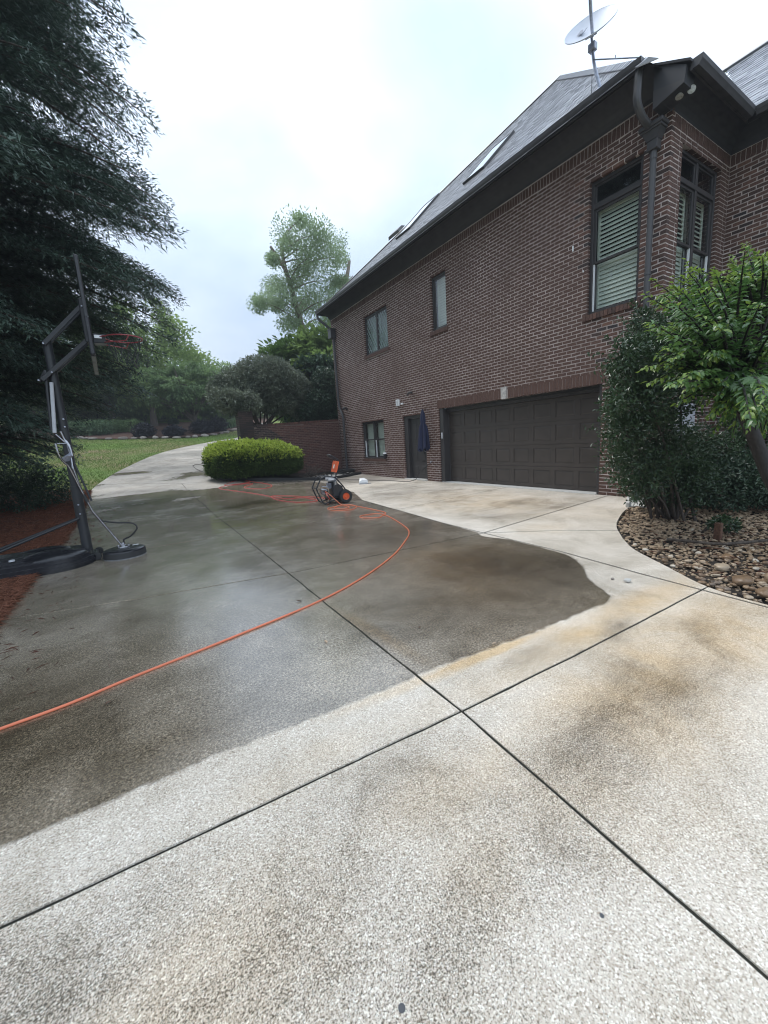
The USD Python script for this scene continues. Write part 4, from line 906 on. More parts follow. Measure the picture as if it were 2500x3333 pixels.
pier = [brick_piece(WR, 3.84+a, 3.84+b, z_, z_+BH, d0=-.52, proud=.03) for z_ in np.arange(.0, 2.86, COURSE) for a, b in (((0, .275), (.287, .56)) if int(round(z_/COURSE)) % 2 else ((0, .13), (.142, .42), (.432, .56)))]
obj('pier', WR.box(3.85, 4.39, -.3, 2.88, -.51, .023), M_joint, rw)
rall = rb+capb+pier; rc = np.array([q[0].mean(0) for q in rall]); pr_ = seen_size(rc)*np.where((rc[:, 0] > 6.2) | (rc[:, 2] > 1.6), 1, .5); order = np.argsort(-pr_)
blk_ = lambda i: rc[i][0]+.9*(meshkit.noise(rc[i][None]*1.3)[0]-.5) < 5.3  # bricks towards the pier get the tone with damp and shade painted in
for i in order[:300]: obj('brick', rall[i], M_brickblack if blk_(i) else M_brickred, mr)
obj('bricks', cat_([rall[i] for i in order[300:] if not blk_(i)]), M_brickred, rw, kind='stuff')
obj('bricks', cat_([rall[i] for i in order[300:] if blk_(i)]), M_brickblack, rw, kind='stuff', label='bricks of the pier end of the garden wall with damp and shade in their colour')

# ------------------------------------------------------------------ plants
def unit(v): return v/np.maximum(np.linalg.norm(v, axis=-1, keepdims=True), 1e-9)
def leaves(P, D, N, L, W, fold=.25, droop=.0, mid=.45):
    """one folded leaf per point: P base, D axis, N upper side"""
    n = len(P); L = np.broadcast_to(L, (n,))[:, None]; W = np.broadcast_to(W, (n,))[:, None]
    D = unit(D); S = unit(np.cross(D, N)); N = np.cross(S, D)
    m = P+D*L*mid
    V = np.stack([P, m+S*W*.5+N*W*fold, P+D*L-N*L*droop, m-S*W*.5+N*W*fold], 1).reshape(-1, 3)
    b = np.arange(n)[:, None]*4
    return V, np.vstack([b+[0, 2, 1], b+[0, 3, 2]])
def needles(P, D, N, L, W):
    n = len(P); L = L[:, None]; D = unit(D); S = unit(np.cross(D, N))
    V = np.stack([P-S*W[:, None]*.5, P+S*W[:, None]*.5, P+D*L], 1).reshape(-1, 3); return V, np.arange(3*n).reshape(-1, 3)
def fine_leaves(P, D, N, L, W, fold=.18, droop=.12):
    """leaf of six faces with a midrib fold and a curved tip, for plants near enough to see them"""
    n = len(P); L = np.broadcast_to(L, (n,))[:, None]; W = np.broadcast_to(W, (n,))[:, None]
    D = unit(D); S = unit(np.cross(D, N)); N = np.cross(S, D)
    a, b = P+D*L*.33+N*L*.02, P+D*L*.70-N*L*droop*.35; t = P+D*L-N*L*droop
    V = np.stack([P, a+S*W*.46+N*W*fold, a, a-S*W*.46+N*W*fold, b+S*W*.36+N*W*fold*.8, b, b-S*W*.36+N*W*fold*.8, t], 1).reshape(-1, 3)
    o = np.arange(n)[:, None]*8
    F = [(0, 2, 1), (0, 3, 2), (1, 2, 5), (1, 5, 4), (2, 3, 6), (2, 6, 5), (4, 5, 7), (5, 6, 7)]
    return V, np.vstack([o+list(f) for f in F])
def ball(rng, n):
    v = rng.normal(size=(n, 3)); return unit(v)
def clumps(rng, c, r, n, inner=.5):
    u = ball(rng, n); q = u*(inner+(1-inner)*rng.random((n, 1))**.6)
    return np.asarray(c)+q*np.asarray(r), u
def crown(rng, centers, outs, per, cr, L, W, flat=.6, upw=1.1):
    n = len(centers)*per; ci = np.repeat(np.arange(len(centers)), per)
    cr = np.broadcast_to(cr, (len(centers),))[ci][:, None]
    g = ball(rng, n)*(rng.random((n, 1))**.45); g[:, 2] *= flat
    P = centers[ci]+g*cr
    N = unit(np.array([0, 0, 1.0])*upw+outs[ci]*.35+g*.5+rng.normal(size=(n, 3))*.35)
    D = unit(outs[ci]*.7+g*.8+rng.normal(size=(n, 3))*.6+[0, 0, -.25])
    return leaves(P, D, N, L*rng.uniform(.7, 1.25, n), W*rng.uniform(.75, 1.2, n))
def limbs(rng, base, top, r0, targets, n=7, r1=.02):
    base, top = np.array(base, float), np.array(top, float); ms = []
    k = np.linspace(0, 1, 9)[:, None]; wob = np.cumsum(rng.normal(0, .02, (9, 3)), 0)*np.linalg.norm(top-base)*.12*[1, 1, .2]; wob[0] = 0
    path = base*(1-k)+top*k+wob; ms.append(tube(path, np.linspace(r0, max(r0*.3, r1), 9)*np.concatenate([[1.35, 1.08], np.ones(7)]), 9))
    for t in targets:
        f = rng.uniform(.35, .95); i = f*8; s = path[int(i)]*(1-i % 1)+path[min(int(i)+1, 8)]*(i % 1)
        m = (s+t)/2+rng.normal(0, .1, 3)*np.linalg.norm(t-s)+[0, 0, .08*np.linalg.norm(t-s)]
        rr = r0*(1-f*.65)*.55; ms.append(tube(catmull([s, m, t], 4), np.linspace(rr, r1*.6, 9), 6))
    return cat_(ms)
def broad_tree(name, label, base, top, c, r, m, bark, rng, ncl=70, per=90, cr=.9, L=.26, W=.15, r0=.16, group=None, nl=9, inner=.45, flat=.6):
    t = thing(name, label, 'tree', base, group=group); b = np.array(base, float)
    cs, us = clumps(rng, c, r, ncl, inner)
    lo = (cs[:, 2]-b[2]) > .2; cs, us = cs[lo], us[lo]
    tg = [cs[i]-b for i in rng.choice(len(cs), min(nl, len(cs)), replace=False)]
    obj('trunk', limbs(rng, (0, 0, -.2), np.array(top)-b, r0, tg), bark, t, smooth=True)
    v, f = crown(rng, cs, us, per, cr*rng.uniform(.7, 1.25, len(cs)), L, W, flat)
    obj('crown', (v-b, f), m, t)
    return t

def cedar(label, base, height, reach, n_limbs, azs, m, seed, zmin, dens=1.0, L=.092):
    """big drooping conifer: level limbs, side sprays, hanging needle twigs"""
    r = np.random.default_rng(seed); b = np.array(base, float); t = thing('cedar_tree', label, 'tree', base)
    wood = [tube([(0, 0, -.3), (0, 0, .4), (0, 0, height*.5), (0, 0, height)], [.42, .32, .2, .04], 10)]; LP, LD, LN, LL = [], [], [], []
    for k in range(n_limbs):
        z = zmin+(height-zmin-1)*((k+.5)/n_limbs)**1.1+r.uniform(-.15, .15); az = r.uniform(*azs)
        R = reach(z)*r.uniform(.80, 1.03)
        if R < .4: continue
        o = np.array([math.cos(az), math.sin(az), 0]); sdw = np.array([-o[1], o[0], 0])
        s = np.linspace(0, 1, 12); rise = R*(.10*np.sin(s*np.pi*.75))-R*.20*np.maximum(s-.5, 0)**1.6*1.8
        path = o*(s*R)[:, None]+sdw*(np.sin(s*2.5+k)*.04*R)[:, None]; path[:, 2] = z+rise
        wood.append(tube(path, np.linspace(.055+.006*R, .008, 12), 5, False))
        nb = int(29*dens*max(R/5, .35))
        for q in np.linspace(.16, 1.0, nb):
            i = q*11; i0 = min(int(i), 10); a = path[i0]*(1-(i-i0))+path[i0+1]*(i-i0)
            for sg in (-1, 1):
                bl = (.22+.30*R*(1-q)**.7*min(1, q*3))*r.uniform(.6, 1.15); bl = min(bl, 1.5)
                d = unit(sdw*sg*r.uniform(.55, 1.0)+o*r.uniform(.45, .95)+np.array([0, 0, r.uniform(-.15, .2)]))
                nt = max(3, int(bl*15*dens)); u = np.linspace(.08, 1, nt)
                pts = a+d*(u*bl)[:, None]; pts[:, 2] -= .42*bl*u**1.6
                for j in range(5):
                    jit = r.normal(0, .055, (nt, 3)); LP.append(pts+jit)
                    LD.append(unit(d*.75+o*.30+r.normal(0, .42, (nt, 3))+np.array([0, 0, -.5]))); LN.append(unit(np.array([0, 0, 1.0])+o*.5+r.normal(0, .4, (nt, 3)))); LL.append(r.uniform(.7, 1.4, nt)*L)
    P = np.vstack(LP); Ln = np.concatenate(LL)
    obj('trunk', cat_(wood), M_bark, t, smooth=True)
    obj('crown', needles(P, np.vstack(LD), np.vstack(LN), Ln, Ln*.31), m, t)
    return len(P)

prof_z = PchipInterpolator([1.2, 3, 4, 5, 6.4, 8, 10, 12, 15, 22], [3.2, 4.8, 5.5, 6.25, 6.4, 5.95, 5.9, 5.75, 5.0, .4])
nA = cedar('huge dark cedar with drooping boughs overhanging the driveway beyond the hoop', (-4.5, 12.4, .1), 21, lambda z: float(prof_z(z)), 380, (-2.5, .75), L_cedar, 21, 1.3, 1.0)
prof_n = PchipInterpolator([1.0, 2.5, 4, 6, 8, 11, 14], [1.9, 2.5, 2.9, 2.9, 2.5, 1.7, .3])
nB = cedar('nearer cedar at the left edge with paler hanging sprays', (-4.3, 7.4, 0), 13.5, lambda z: float(prof_n(z)), 150, (-2.2, 1.6), L_cedar2, 22, 2.2, 1.0, .075)

def slot(px, ptop, y): return at_y(px, ptop, y)
FG = 'leafy trees of the far wood'
def wood_tree(px, ptop, y, w, label, m, seed, low=.18, squash=.9, kind=0, zb=None):
    r = np.random.default_rng(seed); T = at_y(px, ptop, y); zb = float(H(T[0], y)) if zb is None else zb; h = T[2]-zb
    c = (T[0], y, zb+h*(low+1)/2); rr = (w, w*squash, h*(1-low)/2)
    return broad_tree('woodland_tree', label, (T[0], y, zb), (T[0]+r.uniform(-.4, .4), y, zb+h*.75), c, rr, m, M_bark, r, ncl=int(46+12*w), per=72, cr=.34*w**.5+.28, L=.34, W=.19, r0=.16+.02*w, nl=7)
wood_tree(292, 655, 41, 5.0, 'pale green tree rising behind the big cedar boughs, arching over the lawn', L_forest, 31, .12)
wood_tree(205, 690, 43, 4.8, 'leafy tree under the cedar, directly behind the basketball rim', L_forest2, 32, .05)
wood_tree(110, 760, 44, 4.6, 'shaded tree behind the basketball pole', L_forest2, 33, .04)
wood_tree(360, 735, 48, 4.6, 'tall leafy tree left of the little mulch island tree', L_forest, 34, .02)
wood_tree(288, 760, 46, 4.5, 'rounded tree across the far verge, behind the small golden shrub', L_forest, 35, .02)
wood_tree(430, 782, 52, 5.0, 'leafy tree straight behind the mulch island tree', L_forest2, 36, .0)
wood_tree(490, 790, 56, 5.4, 'misty tree right of the mulch island tree', L_forest, 37, .0)
wood_tree(545, 815, 50, 4.6, 'tree seen just over the clipped round shrub', L_forest, 38, .0)
wood_tree(475, 850, 47, 3.6, 'low bright tree above the strap leaved plants', L_forest, 39, .0)
wood_tree(610, 800, 52, 5.0, 'distant tree hidden mostly behind the round shrub', L_forest2, 40, .0)
wood_tree(20, 640, 42, 6.0, 'dark tree at the far left behind the cedars', L_forest2, 41, .0)
wood_tree(150, 810, 47, 4.2, 'shady tree low behind the pole arm', L_forest2, 42, .0)
wood_tree(240, 840, 47, 3.8, 'low spreading tree at the lawn end behind the surface cleaner', L_forest, 43, .0)
wood_tree(345, 850, 50, 4.2, 'low tree under the tall leafy ones behind the purple shrubs', L_forest, 46, .0)
wood_tree(400, 800, 60, 5.5, 'far tree filling the gap behind the mulch island', L_forest2, 47, .0)

# little tree in the mulch island
r_ = np.random.default_rng(50); b_ = on_ground(425, 932)
t_ = thing('island_tree', 'small spreading tree with dark trunk standing in the mulch island', 'tree', b_)
cs, us = clumps(r_, at_y(400, 838, b_[1]), (3.5, 2.6, 2.0), 120, .35)
cs[:, 2] = np.maximum(cs[:, 2], b_[2]+1.7)
tg = [cs[i]-b_ for i in r_.choice(len(cs), 14, replace=False)]
obj('trunk', limbs(r_, (0, 0, -.1), at_y(416, 880, b_[1])-b_, .27, tg, r1=.04), M_bark, t_, smooth=True)
v, f = crown(r_, cs, us, 100, .62, .22, .13, .4); obj('crown', (v-b_, f), L_small, t_)

# topped tree beyond the house and its neighbours
r_ = np.random.default_rng(61); yb = 24.0; b_ = np.array([10.1, yb, float(H(10.1, yb))])
t_ = thing('topped_tree', 'tall pale leafed tree with bare sawn off trunk beyond the house', 'tree', b_)
stem = catmull([b_, at_y(662, 760, yb), at_y(648, 690, yb), at_y(630, 625, yb), at_y(615, 575, yb), at_y(608, 530, yb)], 6)
wood = [tube(stem-b_, np.linspace(.22, .085, len(stem)), 10), tube(catmull([at_y(616, 580, yb), at_y(598, 553, yb), at_y(584, 532, yb)], 5)-b_, np.linspace(.10, .075, 11), 8)]
spots = [(635, 500, 26), (660, 510, 30), (690, 515, 28), (715, 540, 26), (730, 560, 20), (655, 555, 34), (690, 570, 36), (715, 600, 30), (665, 610, 34), (700, 640, 34), (640, 600, 26), (620, 620, 24), (598, 640, 22), (575, 650, 18), (560, 655, 12), (600, 610, 16),
         (650, 650, 28), (690, 690, 34), (720, 650, 24), (625, 530, 16), (645, 480, 14), (680, 545, 30), (600, 660, 16), (640, 690, 20), (735, 600, 14), (670, 660, 26), (710, 690, 26), (660, 585, 26), (590, 565, 12), (625, 700, 16)]
cs, rs = [], []
for (px, py, pr) in spots:
    for k in range(3):
        c = at_y(px+r_.normal(0, pr*.4), py+r_.normal(0, pr*.4), yb+r_.uniform(-1.6, 1.8)); cs.append(c); rs.append(pr/34*r_.uniform(.6, 1.0))
cs = np.array(cs); us = unit(cs-np.array([11, yb, 11.0])); 
for i in range(0, len(cs), 4):
    k = np.argmin(np.abs(stem[:, 2]-(cs[i][2]-.8))); wood.append(tube(catmull([stem[k], (stem[k]+cs[i])/2+[0, 0, .2], cs[i]], 4)-b_, np.linspace(.05, .012, 9), 5))
obj('trunk', cat_(wood), M_barkpale, t_, smooth=True)
v, f = crown(r_, cs, us, 270, np.array(rs)*1.35, .135, .075, .9, .6); obj('crown', (v-b_, f), L_birch, t_)
b2 = np.array([13.0, 25.0, 2.2]); t2 = thing('bare_tree', 'second bare sawn trunk poking up beside the house eave', 'tree', b2)
st2 = catmull([b2, at_y(738, 640, 25), at_y(749, 600, 25), at_y(755, 563, 25)], 6)
obj('trunk', cat_([tube(st2-b2, np.linspace(.22, .09, len(st2)), 9), tube([at_y(747, 612, 25)-b2, at_y(762, 596, 25)-b2], .03, 5)]), M_barkpale, t2, smooth=True)
wood_tree(620, 735, 22.5, 1.7, 'light green bush rising behind the round shrub, left of the sawn trunk', L_bright, 62, .1, zb=2.2)
wood_tree(690, 700, 21, 1.5, 'light leaved tree close to the far corner of the house', L_forest, 63, .1, zb=2.2)
wood_tree(706, 760, 19.5, 1.25, 'dark glossy tree squeezed between round shrub and house corner', L_dark, 64, .0, zb=2.2)
wood_tree(655, 790, 20.5, 1.5, 'deep green tree directly behind the round shrub', L_dark, 65, .0, zb=2.2)

def shrub_from(name, label, base, blobs, n, L, W, m, seed, cat='shrub', stems=6, fine=False, group=None, stem_mat=None, shell=.55, up=.5, noise=.25, rstem=.02, part='foliage', shoots=0, slen=.25):
    """shrub whose leaves fill the outer shell of lobes; blobs = (centre, radii)"""
    r = np.random.default_rng(seed); t = thing(name, label, cat, base, group=group); b = np.array(base, float)
    vol = np.array([np.prod(q[1])**(2/3) for q in blobs]); cnt = (n*vol/vol.sum()).astype(int); P, O = [], []
    for (c, rad), k in zip(blobs, cnt):
        u = ball(r, k); q = shell+(1-shell)*r.random((k, 1))**.7
        q = q*(1+noise*(meshkit.fbm(u*2.2+np.asarray(c), 3)-.5)*2)[:, None]
        P.append(np.asarray(c)+u*q*np.asarray(rad)); O.append(u)
    for i in range(shoots):
        c, rad = blobs[r.integers(len(blobs))]; u = unit(ball(r, 1)[0]+[0, 0, .35]); m_ = r.integers(7, 15); ln = slen*r.uniform(.5, 1.3); f = np.linspace(0, 1, m_)[:, None]
        side = unit(np.cross(u, ball(r, 1)[0])); p = np.asarray(c)+u*np.asarray(rad)*.86+(u*f+side*.25*f**2)*ln
        P.append(p+r.normal(0, .012, (m_, 3))); O.append(unit(np.repeat(u[None], m_, 0)+r.normal(0, .7, (m_, 3))))
    P, O = np.vstack(P), np.vstack(O)
    keep = P[:, 2] > b[2]+.06; P, O = P[keep], O[keep]; k = len(P)
    N = unit(np.array([0, 0, up])+O*.7+r.normal(size=(k, 3))*.45); D = unit(O*.7+r.normal(size=(k, 3))*.8+[0, 0, -.05])
    fn = fine_leaves if fine else leaves
    v, f = fn(P, D, N, L*r.uniform(.7, 1.25, k), W*r.uniform(.8, 1.2, k)); obj(part, (v-b, f), m, t)
    if stems:
        ws = []
        for i in range(stems):
            c, rad = blobs[i % len(blobs)]; s = np.array([r.normal(0, .12), r.normal(0, .12), -.03]); e = np.asarray(c)-b+r.normal(0, .2, 3)*np.asarray(rad)
            ws.append(tube(catmull([s, (s+e)/2+r.normal(0, .06, 3), e], 5), np.linspace(rstem, rstem*.4, 11), 6))
        obj('stems', cat_(ws), stem_mat or M_bark, t, smooth=True)
    return t
# big clipped round shrub behind the garden wall
ys = 18.6
B = [(at_y(px, py, ys+dy), (rx, rx*.9, rz)) for px, py, rx, rz, dy in ((500, 868, .62, .5, -1.3), (532, 872, .6, .45, -1.4), (478, 862, .5, .42, -1.0), (565, 830, 1.45, .98, 0), (520, 835, 1.05, .85, .1), (610, 835, 1.15, .95, 0), (490, 850, .72, .62, 0), (640, 850, .85, .85, .2), (570, 800, 1.2, .62, 0), (530, 860, .9, .7, -.4), (600, 870, .85, .55, -.3), (475, 838, .5, .5, 0), (655, 880, .7, .6, .2))]
rs_ = shrub_from('round_shrub', 'large dome clipped dark shrub on many stems behind the garden wall', (5.25, ys, 2.25), B, 30000, .13, .055, L_round, 71, stems=18, rstem=.045, shell=.72, noise=.12, shoots=260, slen=.22)
B = [(at_y(px, py, 18.0), (r1, r1, r1*.9)) for px, py, r1 in ((690, 870, .75), (712, 850, .6), (670, 890, .5), (705, 890, .6), (700, 820, .6), (722, 880, .45))]
shrub_from('dark_shrub', 'dark glossy shrub between the round shrub and the far downspout', (7.6, 18.0, 2.25), B, 9000, .12, .055, L_dark, 72)
# clipped hedge
r_ = np.random.default_rng(73); hb0 = np.array([3.98, 15.62, .2]); t_ = thing('clipped_hedge', 'low rounded clipped hedge with bright yellow green top', 'hedge', hb0)
k = 60000; a = r_.uniform(0, 2*np.pi, k); ca, sa = np.cos(a), np.sin(a); pw_ = 2/3.0
ph = np.arcsin(r_.uniform(-.65, 1, k)); cp, sp = np.cos(ph), np.sin(ph)
sgn = lambda v, e: np.sign(v)*np.abs(v)**e
q = np.stack([sgn(ca, .85)*sgn(cp, .66)*1.68, sgn(sa, .85)*sgn(cp, .6)*1.22, sgn(sp, .62)*.62], 1)
uu = unit(q/np.array([1.8, 1.2, .6])**2); nn_ = meshkit.fbm(q*2.3+9, 4)-.5
q = q*(1+.17*nn_[:, None]*2)*(1-.16*r_.random((k, 1))**2); q[:, 2] += .72+.10*(q[:, 1]+1.2)/2.4*0
z0 = H(q[:, 0]+hb0[0], np.minimum(q[:, 1]+hb0[1], 16.4))-hb0[2]; q[:, 2] += z0*.6
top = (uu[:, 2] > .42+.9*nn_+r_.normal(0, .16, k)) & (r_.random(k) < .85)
N = unit(uu+r_.normal(size=(k, 3))*.45); D = unit(uu*.6+r_.normal(size=(k, 3))*.8+[0, 0, .25])
keep = q[:, 2] > -.02
hs = r_.choice(np.where(top & keep)[0], 700)
for i in hs:
    k2 = np.linspace(0, 1, 6)[:, None]; q = np.vstack([q, q[i]+unit(uu[i]+r_.normal(0, .35, 3))*k2*r_.uniform(.06, .17)]); N = np.vstack([N, r_.normal(size=(6, 3))+[0, 0, .6]]); D = np.vstack([D, unit(uu[i]+r_.normal(0, .8, (6, 3)))])
top = np.concatenate([top, np.ones(len(q)-k, bool)]); keep = np.concatenate([keep, np.ones(len(q)-k, bool)])
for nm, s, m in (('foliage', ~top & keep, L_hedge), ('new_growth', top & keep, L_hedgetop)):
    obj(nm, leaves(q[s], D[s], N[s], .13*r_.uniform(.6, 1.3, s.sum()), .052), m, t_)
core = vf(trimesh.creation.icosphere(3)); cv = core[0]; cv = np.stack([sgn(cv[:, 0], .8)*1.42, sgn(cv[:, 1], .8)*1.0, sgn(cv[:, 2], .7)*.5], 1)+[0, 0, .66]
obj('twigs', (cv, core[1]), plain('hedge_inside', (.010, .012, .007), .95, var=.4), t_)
# shrubs of the mulch island
for k, (px, py, w, h, m, lab) in enumerate(((312, 943, .75, .95, L_purple, 'dark purple leaved shrub at the left front of the mulch island'), (377, 942, .72, .75, L_purple, 'small dark shrub directly left of the island tree trunk'), (437, 936, .85, 1.05, L_purple, 'dark shrub just right of the island tree trunk'),
        (470, 932, .9, 1.15, L_purple, 'largest dark shrub at the right of the island, before the strap leaved plants'), (330, 918, .42, .62, L_bright, 'small golden round shrub at the back of the island'), (376, 917, .38, .5, L_dark, 'tiny green round shrub behind the island, left of the trunk'), (425, 914, .4, .7, L_bright, 'tiny yellow green shrub behind the trunk of the island tree'), (262, 918, .55, .6, L_bright, 'pale green low shrub at the far left back of the island'))):
    b = on_ground(px, py); bl = [(b+[dx*w, dy*w, h*z], (w*.62, w*.6, h*.42)) for dx, dy, z in ((0, 0, .62), (.4, .1, .42), (-.42, 0, .4), (.05, -.4, .38), (0, .3, .5))]
    shrub_from('island_shrub', lab, b, bl, 1900, .17, .08, m, 80+k, stems=4)
for k, (px, py, w, lab) in enumerate(((245, 935, 1.5, 'feathery green border planting at the left of the mulch island'), (190, 940, 1.1, 'pale leafed low plant at the far left end of the island'))):
    b = on_ground(px, py); bl = [(b+[dx*w, 0, .45], (.7*w, .6, .5)) for dx in (-.8, 0, .8)]
    shrub_from('border_plant', lab, b, bl, 2600, .22, .06, L_small if k == 0 else L_lily, 95+k, 'plant', stems=3)
def strap_clump(label, b, n, h, w, m, seed, name='strap_leaved_plant', group=None):
    r = np.random.default_rng(seed); t = thing(name, label, 'plant', b, group=group); ms = []
    for i in range(n):
        a = r.uniform(0, 6.28); L = h*r.uniform(.7, 1.2); o = np.array([math.cos(a), math.sin(a), 0]); s = np.linspace(0, 1, 5)
        p = r.normal(0, w*.4, 3)*[1, 1, 0]+o*(s**1.3*L*.6)[:, None]; p[:, 2] = L*(1.5*s-.95*s**2)
        sd_ = np.array([-o[1], o[0], 0])*.03*h; wd = np.array([.7, 1, .9, .55, .03])[:, None]
        V = np.vstack([p-sd_*wd, p+sd_*wd]); F = [(j, j+1, j+6) for j in range(4)]+[(j, j+6, j+5) for j in range(4)]; ms.append((V, np.array(F)))
    obj('leaves', cat_(ms), m, t); return t
for k, (px, py) in enumerate(((484, 926), (494, 924), (504, 922), (513, 919), (520, 916), (528, 914))):
    strap_clump(('pale strap leaved clump touching the dark island shrubs', 'second strap leaved clump after the dark island shrubs', 'third strap leaved clump between dark shrubs and brick pier', 'fourth strap leaved clump, in the middle of the gap before the pier', 'strap leaved clump next to last before the brick pier', 'strap leaved clump half hidden behind the brick pier')[k], on_ground(px, py), 90, 1.0, .5, L_lily, 110+k, group='strap leaved plants in a row by the upper lawn')
# shaded shrub behind the pole
b = np.array([-2.6, 14.0, .15]); bl = [(b+[dx, dy, z], (.75, .7, .55)) for dx, dy, z in ((0, 0, .9), (.6, 0, .6), (-.8, .2, .8), (-1.6, 0, .9), (.2, -.5, .5), (-.9, -.3, .5))]
shrub_from('shade_shrub', 'deep green shrub in shade behind the basketball pole', b, bl, 12000, .085, .04, L_dark, 120, shell=.4)
# dead stems by the wall
b = np.array([5.9, 15.0, .1]); r_ = np.random.default_rng(121); t_ = thing('bare_plant', 'bare dark plant stems between hedge and gravel strip', 'plant', b)
obj('stems', cat_([tube(catmull([(r_.normal(0, .12), r_.normal(0, .1), 0), (r_.normal(0, .22), r_.normal(0, .15), .22), (r_.normal(0, .42), r_.normal(0, .2), r_.uniform(.25, .6))], 4), np.linspace(.014, .006, 9), 5) for i in range(26)]), M_bark, t_)

# evergreen bush at the house corner
yb = 2.85
spec = [(1400, 735, .34), (1365, 770, .27), (1430, 720, .30), (1345, 805, .22), (1390, 810, .36), (1440, 790, .40), (1340, 850, .22), (1375, 880, .38), (1430, 870, .42), (1335, 905, .18), (1350, 940, .24), (1400, 950, .46), (1350, 990, .24), (1385, 1020, .40), (1440, 1000, .50), (1400, 1065, .26), (1470, 1040, .44), (1500, 960, .36), (1530, 1000, .34), (1560, 970, .28), (1510, 1060, .34), (1550, 1050, .3), (1325, 880, .12), (1390, 690, .16), (1440, 1085, .22), (1590, 1030, .32), (1610, 1060, .3), (1600, 985, .24), (1610, 930, .26), (1645, 960, .34), (1655, 1020, .36), (1650, 900, .3), (1580, 905, .16)]
B = [(at_y(px, py, yb+(.35 if i % 3 == 0 else -.22 if i % 3 == 1 else 0)), (r1*.95, r1*1.0, r1*.9)) for i, (px, py, r1) in enumerate(spec)]
shrub_from('evergreen_bush', 'tall dark glossy evergreen bush on several stems at the garage corner', (6.75, 2.75, 0), B, 44000, .058, .026, L_bush, 130, stems=22, shell=.35, noise=.5, rstem=.022, fine=False, shoots=420, slen=.24)

# leafy tree at the right edge
r_ = np.random.default_rng(140); tb0 = np.array([4.95, 1.02, 0.0]); t_ = thing('leafy_tree', 'small broad leaved tree with leaning trunk and bright young leaves at the right edge', 'tree', tb0)
fork = at_y(1610, 900, 1.45); trunk = catmull([tb0+[0, 0, -.1], tb0+[.02, .03, .4], at_y(1655, 1010, 1.3), fork, at_y(1575, 850, 1.6)], 6)
wood = [tube(trunk-tb0, np.linspace(.075, .045, len(trunk)), 10), tube(catmull([tb0+[.05, .0, .3], tb0+[.28, .1, .9], at_y(1665, 860, 1.5), at_y(1640, 740, 1.6)], 6)-tb0, np.linspace(.055, .028, 19), 8)]
tips = []
for (px, py, d, n) in ((1396, 633, 1.75, 1), (1425, 650, 1.8, 2), (1460, 625, 1.9, 2), (1482, 565, 1.85, 1), (1500, 590, 1.8, 2), (1530, 620, 1.75, 2), (1560, 610, 1.8, 3), (1590, 585, 1.7, 3), (1625, 575, 1.7, 3), (1655, 565, 1.7, 3), (1690, 590, 1.6, 3), (1402, 700, 1.75, 1), (1430, 705, 1.8, 2), (1470, 690, 1.9, 3), (1510, 680, 1.7, 3), (1550, 690, 1.6, 4), (1600, 680, 1.6, 4), (1645, 660, 1.5, 4), (1690, 680, 1.5, 3),
        (1385, 790, 1.75, 1), (1400, 828, 1.7, 1), (1425, 790, 1.7, 2), (1440, 760, 1.8, 2), (1490, 750, 1.7, 4), (1530, 770, 1.6, 4), (1570, 750, 1.5, 4), (1620, 760, 1.5, 4), (1660, 760, 1.4, 4), (1470, 830, 1.7, 2), (1500, 810, 1.6, 3), (1455, 875, 1.7, 1), (1545, 830, 1.5, 3), (1600, 830, 1.4, 3), (1650, 840, 1.4, 3), (1500, 860, 1.6, 2), (1560, 870, 1.5, 2), (1690, 760, 1.4, 3), (1500, 720, 2.0, 3), (1560, 650, 2.0, 3), (1620, 620, 1.9, 3), (1640, 900, 1.4, 3), (1530, 900, 1.6, 1), (1600, 895, 1.35, 3), (1630, 905, 1.25, 3), (1690, 880, 1.3, 3), (1570, 885, 1.5, 3), (1655, 890, 1.2, 3), (1620, 880, 1.9, 3)):
    if n > 2 and px < 1640: tips.append((at_y(px+r_.normal(0, 30), py+45+r_.normal(0, 30), d+r_.uniform(.35, .8)), False)); tips.append((at_y(px+r_.normal(0, 30), py+10+r_.normal(0, 30), d+r_.uniform(.3, .7)), False))
    for k in range(n if n == 1 else int(n*3.4)): tips.append((at_y(px+r_.normal(0, 19 if n > 1 else 2), py+r_.normal(0, 17 if n > 1 else 2), d+(r_.normal(0, .2) if n > 1 else 0)), n == 1))
LPs, LDs, LNs, LLs, young = [], [], [], [], []
hub = [trunk[-1], trunk[-5], wood[1][0].mean(0)+tb0+[0, 0, .5], at_y(1640, 740, 1.6), fork]
for tip, solo in tips:
    h0 = hub[int(np.argmin([np.linalg.norm(tip-h)*(1+.3*r_.random()) for h in hub]))]
    mid = h0*.45+tip*.55+[0, 0, .10+.1*r_.random()]; path = catmull([h0, mid, tip], 10); wood.append(tube(path-tb0, np.linspace(.016, .003, len(path)), 5))
    seg = path[int(len(path)*.38):]; ln = np.linalg.norm(np.diff(seg, axis=0), axis=1).sum(); m_ = int(max(9, ln/.034)); 
    for j in range(m_):
        f = j/(m_-1); i = f*(len(seg)-1); i0 = min(int(i), len(seg)-2); p = seg[i0]*(1-i+i0)+seg[i0+1]*(i-i0); d = unit(seg[i0+1]-seg[i0]); sdv = unit(np.cross(d, [0, 0, 1.0]))
        for sg in (-1, 1):
            if r_.random() < .12: continue
            p2 = p+r_.normal(0, .006, 3); dd = unit(d*.75+sdv*sg*(.85*(1-f)+.25)+r_.normal(0, .22, 3)+[0, 0, -.28])
            LPs.append(p2); LDs.append(dd); LNs.append(unit(np.array([0, 0, 1.0])+r_.normal(0, .28, 3))); LLs.append(.092*(1-.42*f)*r_.uniform(.8, 1.2)); young.append(f > .62 and (solo or r_.random() < .38 or p[2] > 2.55))
LPs, LDs, LNs, LLs, young = map(np.array, (LPs, LDs, LNs, LLs, young))
